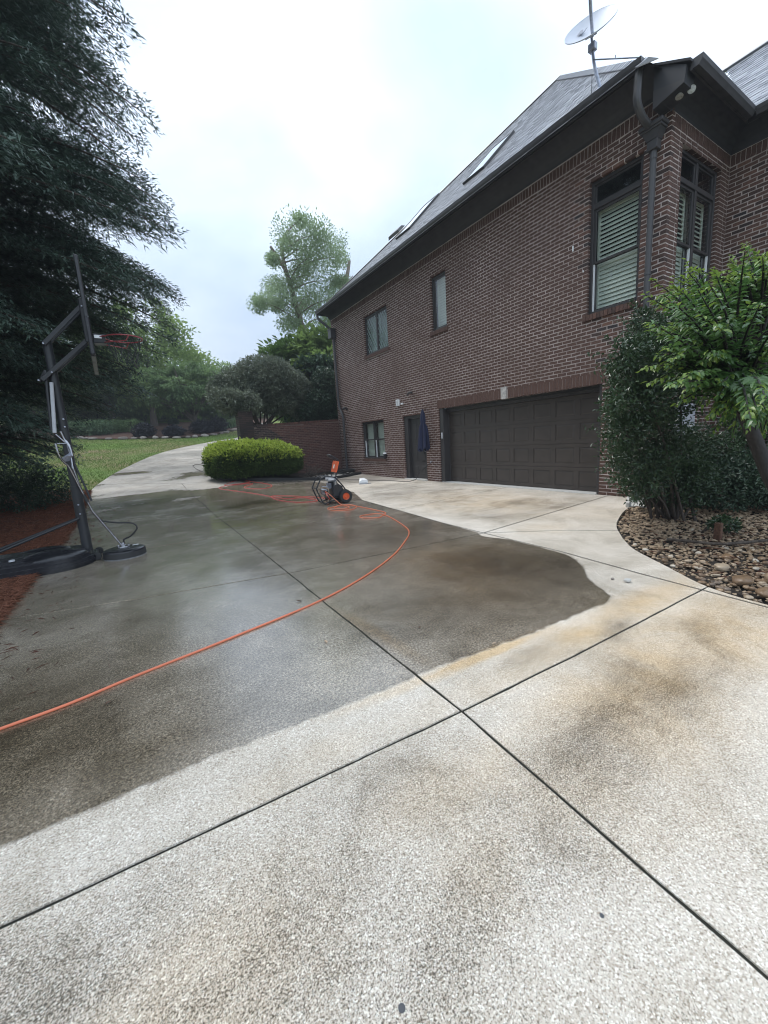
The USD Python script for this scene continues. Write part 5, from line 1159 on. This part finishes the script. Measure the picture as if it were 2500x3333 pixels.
cr_ = thing('crown', parent=t_)
obj('trunk', cat_(wood), M_barkwet, t_, smooth=True)
sz = seen_size(LPs)*LLs; order = np.argsort(-(sz*np.where(young, 1.15, 1))); first = order[:300]; rest = np.ones(len(LPs), bool); rest[first] = False
for i in first:
    v, f = fine_leaves(LPs[i:i+1]-tb0, LDs[i:i+1], LNs[i:i+1], LLs[i:i+1], LLs[i:i+1]*.47); obj('leaf', (v, f), L_crapenew if young[i] else L_crape, cr_)
for nm, s, m in (('leaves', rest & ~young, L_crape), ('young_leaves', rest & young, L_crapenew)):
    obj(nm, fine_leaves(LPs[s]-tb0, LDs[s], LNs[s], LLs[s], LLs[s]*.47), m, cr_, kind='stuff')
# low greens in the stone bed
for k, (x, y, s) in enumerate(((6.1, 1.9, .16), (7.7, 2.45, .62), (8.3, 2.0, .75))):
    b = np.array([x, y, .02]); shrub_from('low_plant', ('tiny green weed among the river stones', 'low dark shrub under the evergreen bush near the wall', 'dark low shrub against the return wall')[k], b, [(b+[0, 0, s*.6], (s, s, s*.7))], 500+3800*k, .06, .027, L_bush if k == 0 else L_dark, 150+k, 'plant', stems=3)

# ------------------------------------------------------------------ portable basketball hoop
hoop = thing('basketball_hoop', 'portable basketball hoop with black pole, seen edge on at the left of the driveway', 'basketball hoop')
px0, py0 = -.71, 6.98
obj('pole', cat_([tube([(px0, py0, .06), (px0, py0, 1.05)], .062, 18), tube([(px0, py0, 1.03), (px0, py0, 2.95)], .052, 18), tube([(px0, py0, .60), (px0, py0, .66)], .066, 18)]), M_black, hoop, smooth=35)
bp = sbox(-2.15, 6.40, -.62, 7.42).buffer(-.42).buffer(.42)
base = cat_([prism(bp, .0, .10), prism(bp.buffer(-.035), .10, .15), prism(bp.buffer(-.10), .15, .175), prism(sbox(-1.95, 6.62, -1.15, 7.2).buffer(-.1).buffer(.1), .175, .205), prism(bp.buffer(.012), .035, .06)])
bs_ = obj('water_base', base, M_blackp, hoop, smooth=40)
dome_ = vf(trimesh.creation.icosphere(3)); 
obj('base_bulge', (dome_[0]*[.36, .26, .10]+[-1.05, 6.72, .15], dome_[1]), M_blackp, bs_, smooth=True)
obj('base_bulge', (dome_[0]*[.30, .2, .07]+[-1.2, 7.15, .16], dome_[1]), M_blackp, bs_, smooth=True)
obj('fill_cap', xf(lathe([(.001, .02), (.03, .018), (.032, 0)], 16), (-1.45, 6.62, .2)), M_grey, bs_)
for dy in (-.10, .10): obj('brace', tube([(px0-.02, py0+dy*.5, .60), (-1.95, py0+dy*2.6, .19)], .018, 8), M_black, hoop)
for s in (-.2, .2):
    R = np.array([[1, 0, 0], [0, 0, -1], [0, 1, 0.]])
    obj('wheel', xf(lathe([(.001, -.02), (.05, -.02), (.055, -.012), (.055, .012), (.05, .02), (.001, .02)], 18), (-.60, py0+s, .055), R), M_rubber, hoop)
obj('axle_bracket', bev((-.70, py0-.22, .04), (-.60, py0+.22, .09), .01), M_black, hoop)
zt = 2.95
pa1, pa2 = np.array([px0, py0, 2.90]), np.array([px0+.02, py0, 2.55]); bx_ = -.26
for dy in (-.065, .065):
    obj('lift_arm', cat_([bev((-.024, -.012, 0), (.024, .012, 1), .004)[0:2] and xf((bev((-.026, -.012, 0), (.026, .012, 1.0), .004)[0]*[1, 1, np.linalg.norm(e-s)], bev((-.026, -.012, 0), (.026, .012, 1.0), .004)[1]), s, frame_from(e-s, np.cross([0, 1.0, 0], e-s))) for s, e in ((pa1+[-.03, dy, 0], np.array([bx_, py0+dy, 3.42])), (pa2+[-.14, dy, -.10], np.array([bx_+.03, py0+dy, 3.02])))]), M_black, hoop)
obj('board_bracket', bev((bx_-.03, py0-.09, 2.95), (bx_+.035, py0+.09, 3.5), .01), M_black, hoop)
bo = [(px0-.03, py0-.09, 2.90), (px0+.0, py0-.09, 2.545), (px0-.15, py0-.09, 2.44), (bx_, py0-.09, 3.40), (bx_+.03, py0-.09, 3.03), (px0, py0-.066, .66), (px0, py0-.066, .79), (px0+.02, py0-.058, 1.95), (px0+.02, py0-.058, 1.85)]
obj('bolts', cat_([xf(lathe([(.001, .018), (.010, .016), (.012, 0)], 8), q, np.array([[1, 0, 0], [0, 0, -1], [0, 1, 0.]])@np.diag([1, 1, 1])) for q in bo]), M_galv, hoop)
RB = rotz(math.radians(1.91)); bcen = np.array([-.233, 6.99, 0])
def bbx(a, b, r): return xf(xf(bev(a, b, r), -bcen), bcen, RB)
bb = obj('backboard', bbx((-.243, 6.30, 2.70), (-.223, 7.68, 3.78), .004), M_acrylic, hoop)
obj('board_frame', cat_([bbx((-.251, 6.29, 2.68), (-.217, 6.325, 3.81), .004), bbx((-.259, 7.65, 2.66), (-.207, 7.695, 3.82), .004), bbx((-.259, 6.33, 2.66), (-.207, 7.65, 2.71), .004), bbx((-.259, 6.33, 3.77), (-.207, 7.65, 3.82), .004)]), M_black, bb)
obj('edge_pad', bbx((-.258, 6.275, 2.67), (-.208, 6.35, 3.12), .012), M_blackp, bb)
rc_ = np.array([.155, 6.98, 3.045]); a_ = np.linspace(0, 2*np.pi, 49)[:-1]
ring = np.column_stack([np.cos(a_)*.2285, np.sin(a_)*.2285, a_*0])+rc_
rim = obj('rim', tube(np.vstack([ring, ring[:2]]), .009, 8, False), M_rim, hoop, smooth=True)
obj('rim_braces', cat_([tube([(-.10, 6.98+s*.06, 2.965), rc_+[.02, s*.24, -.075], rc_+[.06, s*.225, -.005]], .007, 6) for s in (-1, 1)]+[tube([(-.15, 6.98+s*.07, 3.03), rc_+[-.2, s*.11, 0]], .008, 6) for s in (-1, 1)]), M_rim, rim)
obj('rim_mount', bev((-.20, 6.90, 2.95), (-.06, 7.06, 3.07), .008), M_black, rim)
obj('sticker', bev((-.185, 6.893, 3.01), (-.10, 6.8995, 3.052), .001), M_white, rim)
nt = []
for k in range(12):
    t0 = 2*np.pi*k/12
    for s in (-1, 1):
        P = [rc_+[math.cos(t0+s*f*.52)*(.225-.10*f), math.sin(t0+s*f*.52)*(.225-.10*f), -.005-.30*f] for f in np.linspace(0, 1, 5)]; nt.append(tube(P, .003, 4, False))
obj('net', cat_(nt), M_black, hoop)
mk = at_y(112, 835, 6.82)
obj('height_gauge', cat_([tube([at_y(111, 826, 6.9), at_y(118, 935, 6.9)], .022, 8)]), M_grey, hoop, label='pale tube of the height adjuster behind the pole')
obj('actuator', cat_([tube([at_y(98, 800, 6.95), at_y(112, 930, 6.93)], .022, 8), tube([at_y(98, 800, 6.95), (px0-.15, py0, 2.44)], .02, 8), tube([at_y(118, 940, 6.93), (px0, py0, 1.62)], .016, 8)]), M_black, hoop)

# ------------------------------------------------------------------ surface cleaner leaning on the pole
sc = thing('surface_cleaner', 'round black surface cleaner with chrome wand leaning on the basketball pole', 'surface cleaner')
cc = np.array([-.27, 6.76, 0.0])
obj('deck', xf(lathe([(.001, .105), (.12, .105), (.20, .10), (.235, .094), (.255, .085), (.262, .07), (.262, .05)], 40), cc+[0, 0, .02]), M_blackp, sc, smooth=30)
obj('skirt', xf(lathe([(.264, .085), (.266, .03), (.268, .012), (.262, .012), (.260, .085)], 40), cc), M_rubber, sc, smooth=30)
obj('brush', xf(lathe([(.262, .014), (.264, .002), (.255, .002), (.255, .014)], 40), cc), plain('worn_brush', (.28, .29, .31), .8, var=.5, scale=30), sc)
obj('ring', xf(lathe([(.155, .125), (.160, .129), (.165, .125)], 40), cc), M_rubber, sc)
obj('swivel', cat_([xf(lathe([(.001, .20), (.02, .198), (.025, .17), (.035, .165), (.04, .13), (.055, .128), (.06, .12)], 16), cc), bev(cc+[-.05, -.06, .122], cc+[.05, .06, .142], .006), bev(cc+[-.075, -.02, .125], cc+[-.05, .02, .17], .004), bev(cc+[.05, -.02, .125], cc+[.075, .02, .17], .004)]), M_metal, sc)
st0 = cc+[.105, .03, .128]; obj('sticker', bev(st0, st0+[.075, .05, .002], .0005), M_white, sc)
w0, w1 = cc+[-.02, 0, .16], at_y(176, 1060, 6.80); w2 = at_y(158, 1012, 6.80); w3 = at_y(123, 978, 6.72); w4 = at_y(119, 955, 6.70)
obj('wand', tube([w0, at_y(200, 1105, 6.79), w1, w2], .015, 10), M_metal, sc, smooth=40)
obj('handle_bar', cat_([tube(catmull([w1, at_y(150, 1010, 6.76), at_y(140, 1000, 6.74), at_y(128, 984, 6.70), at_y(120, 958, 6.70)], 6), .013, 8), tube(catmull([at_y(172, 1050, 6.82), w2, at_y(153, 985, 6.86), at_y(146, 962, 6.9)], 6), .013, 8)]), M_metal, sc, smooth=40)
obj('grip_plate', vf(trimesh.convex.convex_hull(np.array([at_y(*q) for q in ((132, 990, 6.70), (136, 998, 6.72), (152, 995, 6.84), (159, 983, 6.86), (153, 976, 6.86), (145, 985, 6.76), (134, 991, 6.78), (154, 990, 6.90))]))), M_galv, sc)
obj('trigger_gun', cat_([tube(catmull([at_y(157, 985, 6.84), at_y(152, 968, 6.86), at_y(146, 958, 6.88), at_y(140, 950, 6.9), at_y(131, 932, 6.9)], 5), .016, 8), tube([at_y(146, 958, 6.88), at_y(124, 958, 6.74)], .008, 6), tube([at_y(118, 936, 6.92), at_y(142, 957, 6.9)], .012, 8)]), M_metal, sc)
obj('grip', tube([at_y(180, 1068, 6.80), at_y(190, 1085, 6.80)], .021, 10), M_rubber, sc)
obj('lance', tube([at_y(160, 1000, 6.83), at_y(198, 1082, 6.80)], .013, 8), M_black, sc)
obj('feed_hose', tube(catmull([at_y(212, 1119, 6.79), at_y(225, 1126, 6.77), at_y(255, 1129, 6.74), at_y(285, 1130, 6.70), at_y(296, 1140, 6.68), at_y(283, 1157, 6.70), at_y(268, 1165, 6.74), cc+[.01, 0, .2]], 8), .011, 8), M_rubber, sc, smooth=True)

# ------------------------------------------------------------------ pressure washer
g0 = on_ground(718, 1086); wr = math.atan2(-.42, .9)+math.radians(17)
pwT = thing('pressure_washer', 'black and orange petrol pressure washer with two orange wheels on the wet concrete', 'pressure washer', g0, math.degrees(wr))
Rw = np.array([[1, 0, 0], [0, 0, -1], [0, 1, 0.]])
for s in (-1, 1):
    w = obj('wheel', xf(lathe([(.085, -.035), (.10, -.042), (.145, -.038), (.158, -.02), (.158, .02), (.145, .038), (.10, .042), (.085, .035)], 28), (.27, s*.25, .158), Rw), M_rubber, pwT, smooth=30)
    obj('rim', xf(lathe([(.001, -.030), (.03, -.034), (.035, -.018), (.06, -.012), (.082, -.03), (.088, -.034), (.088, .034), (.082, .03), (.06, .012), (.035, .018), (.03, .034), (.001, .030)], 24), (.27, s*.25, .158), Rw), M_orange, w, smooth=30)
obj('axle', tube([(.27, -.26, .158), (.27, .26, .158)], .012, 8), M_black, pwT)
for s in (-1, 1):
    obj('frame_tube', tube(catmull([(.05, s*.2, .10), (-.16, s*.2, .05), (-.24, s*.2, .03), (-.30, s*.2, .10), (-.40, s*.2, .36), (-.40, s*.2, .42), (-.30, s*.2, .60), (-.24, s*.2, .645), (-.12, s*.2, .655), (.03, s*.2, .63), (.10, s*.19, .58), (.30, s*.19, .30), (.27, s*.2, .158)], 6), .016, 8), M_black, pwT, smooth=True)
    obj('foot_leg', tube([(-.10, s*.17, .02), (-.14, s*.17, .33)], .013, 8), M_black, pwT)
obj('cross_bar', cat_([tube([(-.40, -.2, .40), (-.40, .2, .40)], .013, 8), tube([(-.24, -.2, .03), (-.24, .2, .03)], .013, 8), tube([(-.08, -.2, .10), (-.08, .2, .10)], .013, 8)]), M_black, pwT)
obj('base_plate', bev((-.14, -.19, .13), (.26, .19, .15), .004), M_black, pwT)
eng = obj('engine', cat_([bev((-.02, -.15, .15), (.22, .15, .40), .03), bev((-.05, -.10, .36), (.13, .10, .52), .02), xf(lathe([(.001, .05), (.11, .045), (.13, .02), (.13, -.03)], 24), (.10, -.16, .30), Rw)]), M_black, pwT)
for k in range(5): obj('cooling_fin', bev((-.09, -.11, .37+k*.026), (-.02, .11, .383+k*.026), .003), M_galv, eng)
obj('fuel_tank', cat_([bev((-.10, -.13, .53), (.14, .13, .635), .03), xf(lathe([(.001, .025), (.03, .022), (.032, 0)], 14), (0, 0, .635))]), M_grey, pwT)
obj('muffler', bev((.02, -.20, .40), (.10, -.13, .54), .02), M_metal, pwT)
obj('side_cover', vf(trimesh.convex.convex_hull(np.array([(x, y, z) for y in (-.21, -.17) for x, z in ((-.02, .17), (.25, .17), (.22, .40), (.12, .47), (.0, .42))]))), M_blackp, pwT)
obj('pump', cat_([bev((-.26, -.08, .22), (-.10, .08, .36), .015), tube([(-.28, -.12, .36), (-.18, -.12, .34)], .028, 10), tube([(-.24, -.16, .30), (-.14, -.10, .30)], .02, 8), tube([(-.26, -.10, .44), (-.10, -.10, .40)], .012, 8)]), M_metal, pwT)
hp = lambda s: catmull([(.08, s*.17, .60), (.13, s*.17, .80), (.19, s*.17, .95), (.20, s*.165, 1.0), (.15, s*.16, 1.05), (.03, s*.15, 1.13)], 5)
HA, HB = hp(-1), hp(1)
obj('handle', cat_([tube(HA, .014, 8), tube(HB, .014, 8), tube(catmull([HA[-1], (.0, -.08, 1.15), (.0, .08, 1.15), HB[-1]], 4), .018, 8)]), M_black, pwT, smooth=True)
pan = obj('tool_panel', vf(trimesh.convex.convex_hull(np.array([(x+d, y, z) for x, z in ((.085, .74), (.165, .98)) for y in (-.19, .19) for d in (0, .03)]+[(.16, .19, 1.0), (.16, -.19, 1.0)]))), M_orange, pwT)
nx, nz = np.array([-.95, 0, .32]), 0
obj('emblem', cat_([xf(bev((-.05, -.05, 0), (.05, .05, .004), .001), (.121, .02, .87), frame_from((-.95, 0, .317), (0, 1.0, 0)))]), plain('faded_print', (.75, .62, .55), .5), pan)
obj('label_plate', bev((-.09, -.135, .56), (.06, -.131, .60), .001), M_white, pwT)

# ------------------------------------------------------------------ hoses
def ground_line(pts, lift, n=8):
    P = np.array([on_ground(*q) if len(q) == 2 else q for q in pts], float); P = catmull(P, n); g = H(P[:, 0], P[:, 1])
    P[:, 2] = np.maximum(P[:, 2], g)+lift; return P
z4 = lambda x, y: ((600+x*.4822)/S_, (1300+y*.4822)/S_)
Lw = lambda x, y, z: tuple(g0+rotz(wr)@np.array([x, y, z]))
hr = .0088
nearh = [(-90, 1612), (0, 1578), (150, 1523), (300, 1460), (500, 1380), (690, 1300), (790, 1245), (850, 1200), z4(1490, 960), z4(1517, 908), z4(1500, 870), z4(1420, 815), z4(1352, 784), z4(1310, 800), z4(1200, 802), z4(1196, 788), z4(1290, 774), z4(1348, 778), z4(1345, 762), z4(1200, 730), z4(1090, 714), z4(1000, 730), z4(968, 740), z4(1010, 752), z4(1120, 748), z4(1162, 728), z4(1130, 715), z4(1060, 716), z4(1010, 738), z4(1090, 742), z4(1110, 728), z4(1060, 712), (g0+rotz(wr)@np.array([.02, -.42, .05])), Lw(-.10, -.30, .20), Lw(-.20, -.17, .31)]
obj('orange_hose', tube(ground_line(nearh, hr, 7), hr, 10), M_hose, smooth=True, label='long orange pressure hose sweeping across the wet concrete to the foreground', cat='hose')
redh = [Lw(-.2, -.12, .30), Lw(-.16, -.34, .14), z4(950, 672), z4(890, 662), z4(760, 655), z4(620, 652), z4(586, 660), z4(640, 682), z4(760, 696), z4(880, 690), z4(890, 680), z4(800, 664), z4(700, 672), z4(600, 660), z4(520, 645), z4(430, 630), z4(330, 617), z4(240, 604), z4(250, 592), z4(330, 575), z4(400, 568), z4(445, 556), z4(400, 540), z4(345, 550), z4(275, 578), z4(300, 582), z4(420, 570), z4(462, 572), z4(405, 592), z4(430, 602), z4(540, 602), z4(592, 586), z4(560, 572), z4(470, 558), z4(380, 545)]
obj('red_hose', tube(ground_line(redh, hr, 7), hr, 10), M_hosered, smooth=True, label='red hose lying in loose loops between the clipped hedge and the pressure washer', cat='hose')
gh = [z4(120, 437), z4(75, 442), z4(58, 452), z4(90, 475), z4(150, 500), z4(260, 532), z4(400, 549), z4(560, 552), z4(760, 555), z4(1000, 546), z4(1200, 545), z4(1400, 551), z4(1500, 557), z4(1560, 545), (8.02, 10.7, .25), (8.12, 10.4, .48), (8.26, 10.28, .62)]
obj('garden_hose', tube(ground_line(gh, .010, 7), .010, 8), M_rubber, smooth=True, label='thin black garden hose running along the hedge to the wall tap by the door', cat='hose')
sp = thing('wall_tap', 'small brass garden tap on the wall between side door and garage', 'tap', (8.25, 10.26, .64))
obj('spout', cat_([tube([(0, 0, 0), (-.05, 0, 0), (-.07, 0, -.03)], .012, 8)]), M_galv, sp); obj('handle', xf(lathe([(.001, .01), (.02, .008), (.02, 0)], 10), (-.04, 0, .02)), M_white, sp)
cp = []
r_ = np.random.default_rng(170)
for k in range(6):
    a = np.linspace(0, 2*np.pi, 22)+r_.uniform(0, 6); cp.append(np.column_stack([7.72+np.cos(a)*(.42+r_.normal(0, .05))+r_.normal(0, .05), 15.62+np.sin(a)*(.34+r_.normal(0, .04)), .10+.035*k+.02*np.sin(a*2+k)]))
obj('hose_coil', tube(catmull(np.vstack(cp), 2), .016, 7), M_rubber, smooth=True, label='tangled coil of black hose at the foot of the far downspout', cat='hose')
ed = LineString(HEDGE_EDGE).segmentize(.1); ec = catmull(np.array(HEDGE_EDGE), 10); 
ring_ = np.column_stack([ec, H(ec[:, 0], ec[:, 1])])
fl2 = Polygon(np.vstack([LineString(ec).parallel_offset(.03, 'left').coords, LineString(ec).parallel_offset(.03, 'right').coords[::-1] if True else []])).buffer(0)
strip = LineString(ec).buffer(.03, cap_style='flat'); v, f = prism(strip, 0, 1); gz_ = H(v[:, 0], v[:, 1]); v[:, 2] = np.where(v[:, 2] > .5, gz_+.10, gz_-.05)
obj('bed_edging', (v, f), M_rubber, label='black plastic edging strip around the hedge bed', cat='edging')

# ------------------------------------------------------------------ closed patio umbrella hung by the door
uT = thing('patio_umbrella', 'closed navy patio umbrella hanging beside the brown side door', 'umbrella', (8.04, 10.38, .95))
nv, nh = 40, 14; V = []; r_ = np.random.default_rng(180)
for i, t in enumerate(np.linspace(0, 1, nh)):
    z = 1.30-1.22*t; rad = .045+.13*t**.7-(.035*math.exp(-((t-.30)/.06)**2)); rad *= (1 if t < .96 else .97)
    for k in range(nv):
        a = 2*np.pi*k/nv; fold = .32*math.cos(a*6+.8*t)+.14*math.cos(a*9+2+3*t)+.10*math.sin(a*3+1.7); rr = rad*(1+fold*min(1, t*2.2+.15))
        V.append((rr*math.cos(a)*.8, rr*math.sin(a)*1.15, z+(.05*math.cos(a*6+1) if i == nh-1 else 0)+.01*math.sin(a*2)))
F = [(i*nv+k, i*nv+(k+1) % nv, (i+1)*nv+(k+1) % nv) for i in range(nh-1) for k in range(nv)]+[(i*nv+k, (i+1)*nv+(k+1) % nv, (i+1)*nv+k) for i in range(nh-1) for k in range(nv)]
obj('canopy', (np.array(V), np.array(F)[:, ::-1]), M_navy, uT, smooth=50)
obj('pole', tube([(0, 0, -.06), (0, 0, 1.36)], .019, 10), M_black, uT); obj('strap', xf(lathe([(.066, .0), (.072, .02), (.066, .04)], 20), (0, 0, .89), np.diag([.9, 1.2, 1])), M_navy, uT); obj('finial', xf(lathe([(.001, .06), (.02, .05), (.03, .02), (.045, 0)], 12), (0, 0, 1.30)), M_navy, uT)
obj('hook', tube([(.22, 0, 1.36), (.0, 0, 1.37)], .008, 6), M_black, uT)

# ------------------------------------------------------------------ small things
cup = thing('sill_cup', 'dark cup with white lid on the ground floor window sill', 'cup', (8.20, 13.02, .722))
obj('cup_body', lathe([(.001, 0), (.05, 0), (.066, .18), (.06, .18), (.001, .17)], 18), M_blackp, cup, smooth=40); obj('lid', lathe([(.066, .181), (.068, .20), (.05, .24), (.03, .235), (.001, .22)], 18), M_white, cup, smooth=40)
wb = on_ground(785, 1045); wt = thing('white_box', 'white angular plastic box lying on the apron below the ground floor window', 'box', wb, -20)
obj('cover', vf(trimesh.convex.convex_hull(np.array([(-.14, -.1, 0), (.14, -.1, 0), (.14, .1, 0), (-.14, .1, 0), (-.15, -.08, .09), (-.10, .1, .19), (.06, .1, .19), (.14, -.08, .12), (-.06, -.09, .14)]))), M_white, wt); obj('bracket', cat_([tube([(.1, -.1, .015), (.24, -.12, .015)], .014, 6), bev((-.16, -.115, 0), (.1, -.10, .05), .004)]), M_grey, wt)
sb_ = thing('splash_block', 'pale concrete splash block at the bottom of the corner downspout', 'splash block', (7.78, 3.72, .0), 205)
obj('trough', cat_([bev((-.1, -.15, 0), (.55, .15, .03), .006), bev((-.1, -.17, .0), (.58, -.11, .085), .012), bev((-.1, .11, .0), (.58, .17, .085), .012), bev((-.12, -.17, .0), (-.08, .17, .09), .01)]), M_paleconc, sb_)
sk_ = on_ground(1550, 1165); sT = thing('rusty_stake', 'short rusty square stake standing among the river stones', 'stake', sk_)
obj('post', bev((-.035, -.035, -.05), (.035, .035, .20), .006), plain('rust', (.10, .05, .03), .9, var=.5, scale=40, bump=.5), sT)
obj('root', tube(catmull([on_ground(1440, 1175)+[0, 0, .06], on_ground(1490, 1182)+[0, 0, .07], on_ground(1560, 1190)+[0, 0, .08], on_ground(1659, 1178)+[0, 0, .06]], 6), .016, 6), M_bark, label='thin dark root lying across the river stones', cat='root')
def pebble(px, py, s, m, label, seed):
    r = np.random.default_rng(seed); v, f = rock(r, np.array([s*1.25, s, s*.7]), 2, .15); p = on_ground(px, py); obj('pebble', (v+p+[0, 0, s*.6], f), m, smooth=True, label=label, cat='pebble')
pebble(1355, 1257, .028, M_paleconc, 'single pale rounded pebble on the dry concrete left of the stone bed', 1)
pebble(1323, 1252, .014, M_rock, 'tiny brown chip beside the pale pebble', 2)
def leaf(px, py, L, m, label, seed, group=None):
    r = np.random.default_rng(seed); p = on_ground(px, py); a = r.uniform(0, 6.28)
    v, f = fine_leaves(np.array([p+[0, 0, .004]]), np.array([[math.cos(a), math.sin(a), .12]]), np.array([[.1, .1, 1.0]]), L, L*.55, .2, -.1); obj('fallen_leaf', (v, f), m, label=label, cat='leaf', group=group)
M_leafb = plain('dead_leaf', (.10, .055, .03), .6, var=.3); M_leafp = plain('pale_dead_leaf', (.42, .30, .20), .6, var=.2)
leaf(652, 1298, .055, M_leafb, 'brown fallen leaf just above the orange hose, left of the long joint', 1)
leaf(707, 1390, .04, M_leafp, 'pale fallen leaf on wet concrete below the orange hose', 2)
leaf(905, 1358, .03, M_leafb, 'dark scrap of leaf in the middle of the wet brown slab', 3)
leaf(1063, 1392, .03, M_leafp, 'pale scrap of leaf at the edge of the wet slab', 4)
leaf(1092, 1308, .03, M_leafb, 'dark curled leaf on the brown wet slab near its far joint', 5)
leaf(530, 1362, .03, M_leafb, 'dark leaf scrap left of the orange hose bend', 6)
leaf(242, 1515, .045, M_leafb, 'dark damp leaf just above the orange hose near the left edge', 7)
def spot(px, py, s, label):
    p = on_ground(px, py); P = Point(0, 0).buffer(s, 10); v, f = prism(P, 0, .003); r = 1+.25*(meshkit.noise(np.column_stack([v[:, 0]*40+px, v[:, 1]*40, v[:, 2]*0]))-.5); v[:, :2] *= r[:, None]
    obj('gum_spot', (v+p+[0, 0, .0005], f), plain('gum_%d' % px, (.075, .078, .085), .75, var=.2, scale=40), label=label, cat='gum spot')
spot(868, 2179, .0085, 'dark grey gum spot on the dry concrete nearest the camera'); spot(1300, 1979, .006, 'smaller grey gum spot left of the long joint in the foreground')

# ------------------------------------------------------------------ rain haze in the air
hz = usdkit.material(stage, LK+'haze', {"v": ("principled_volume", {"color": (.88, .93, 1.0), "density": .0010, "anisotropy": .2})}, [], volume="v.volume")
obj('haze', bbox((-410, -210, -2.0), (410, 410, 27)), hz, kind='stuff')
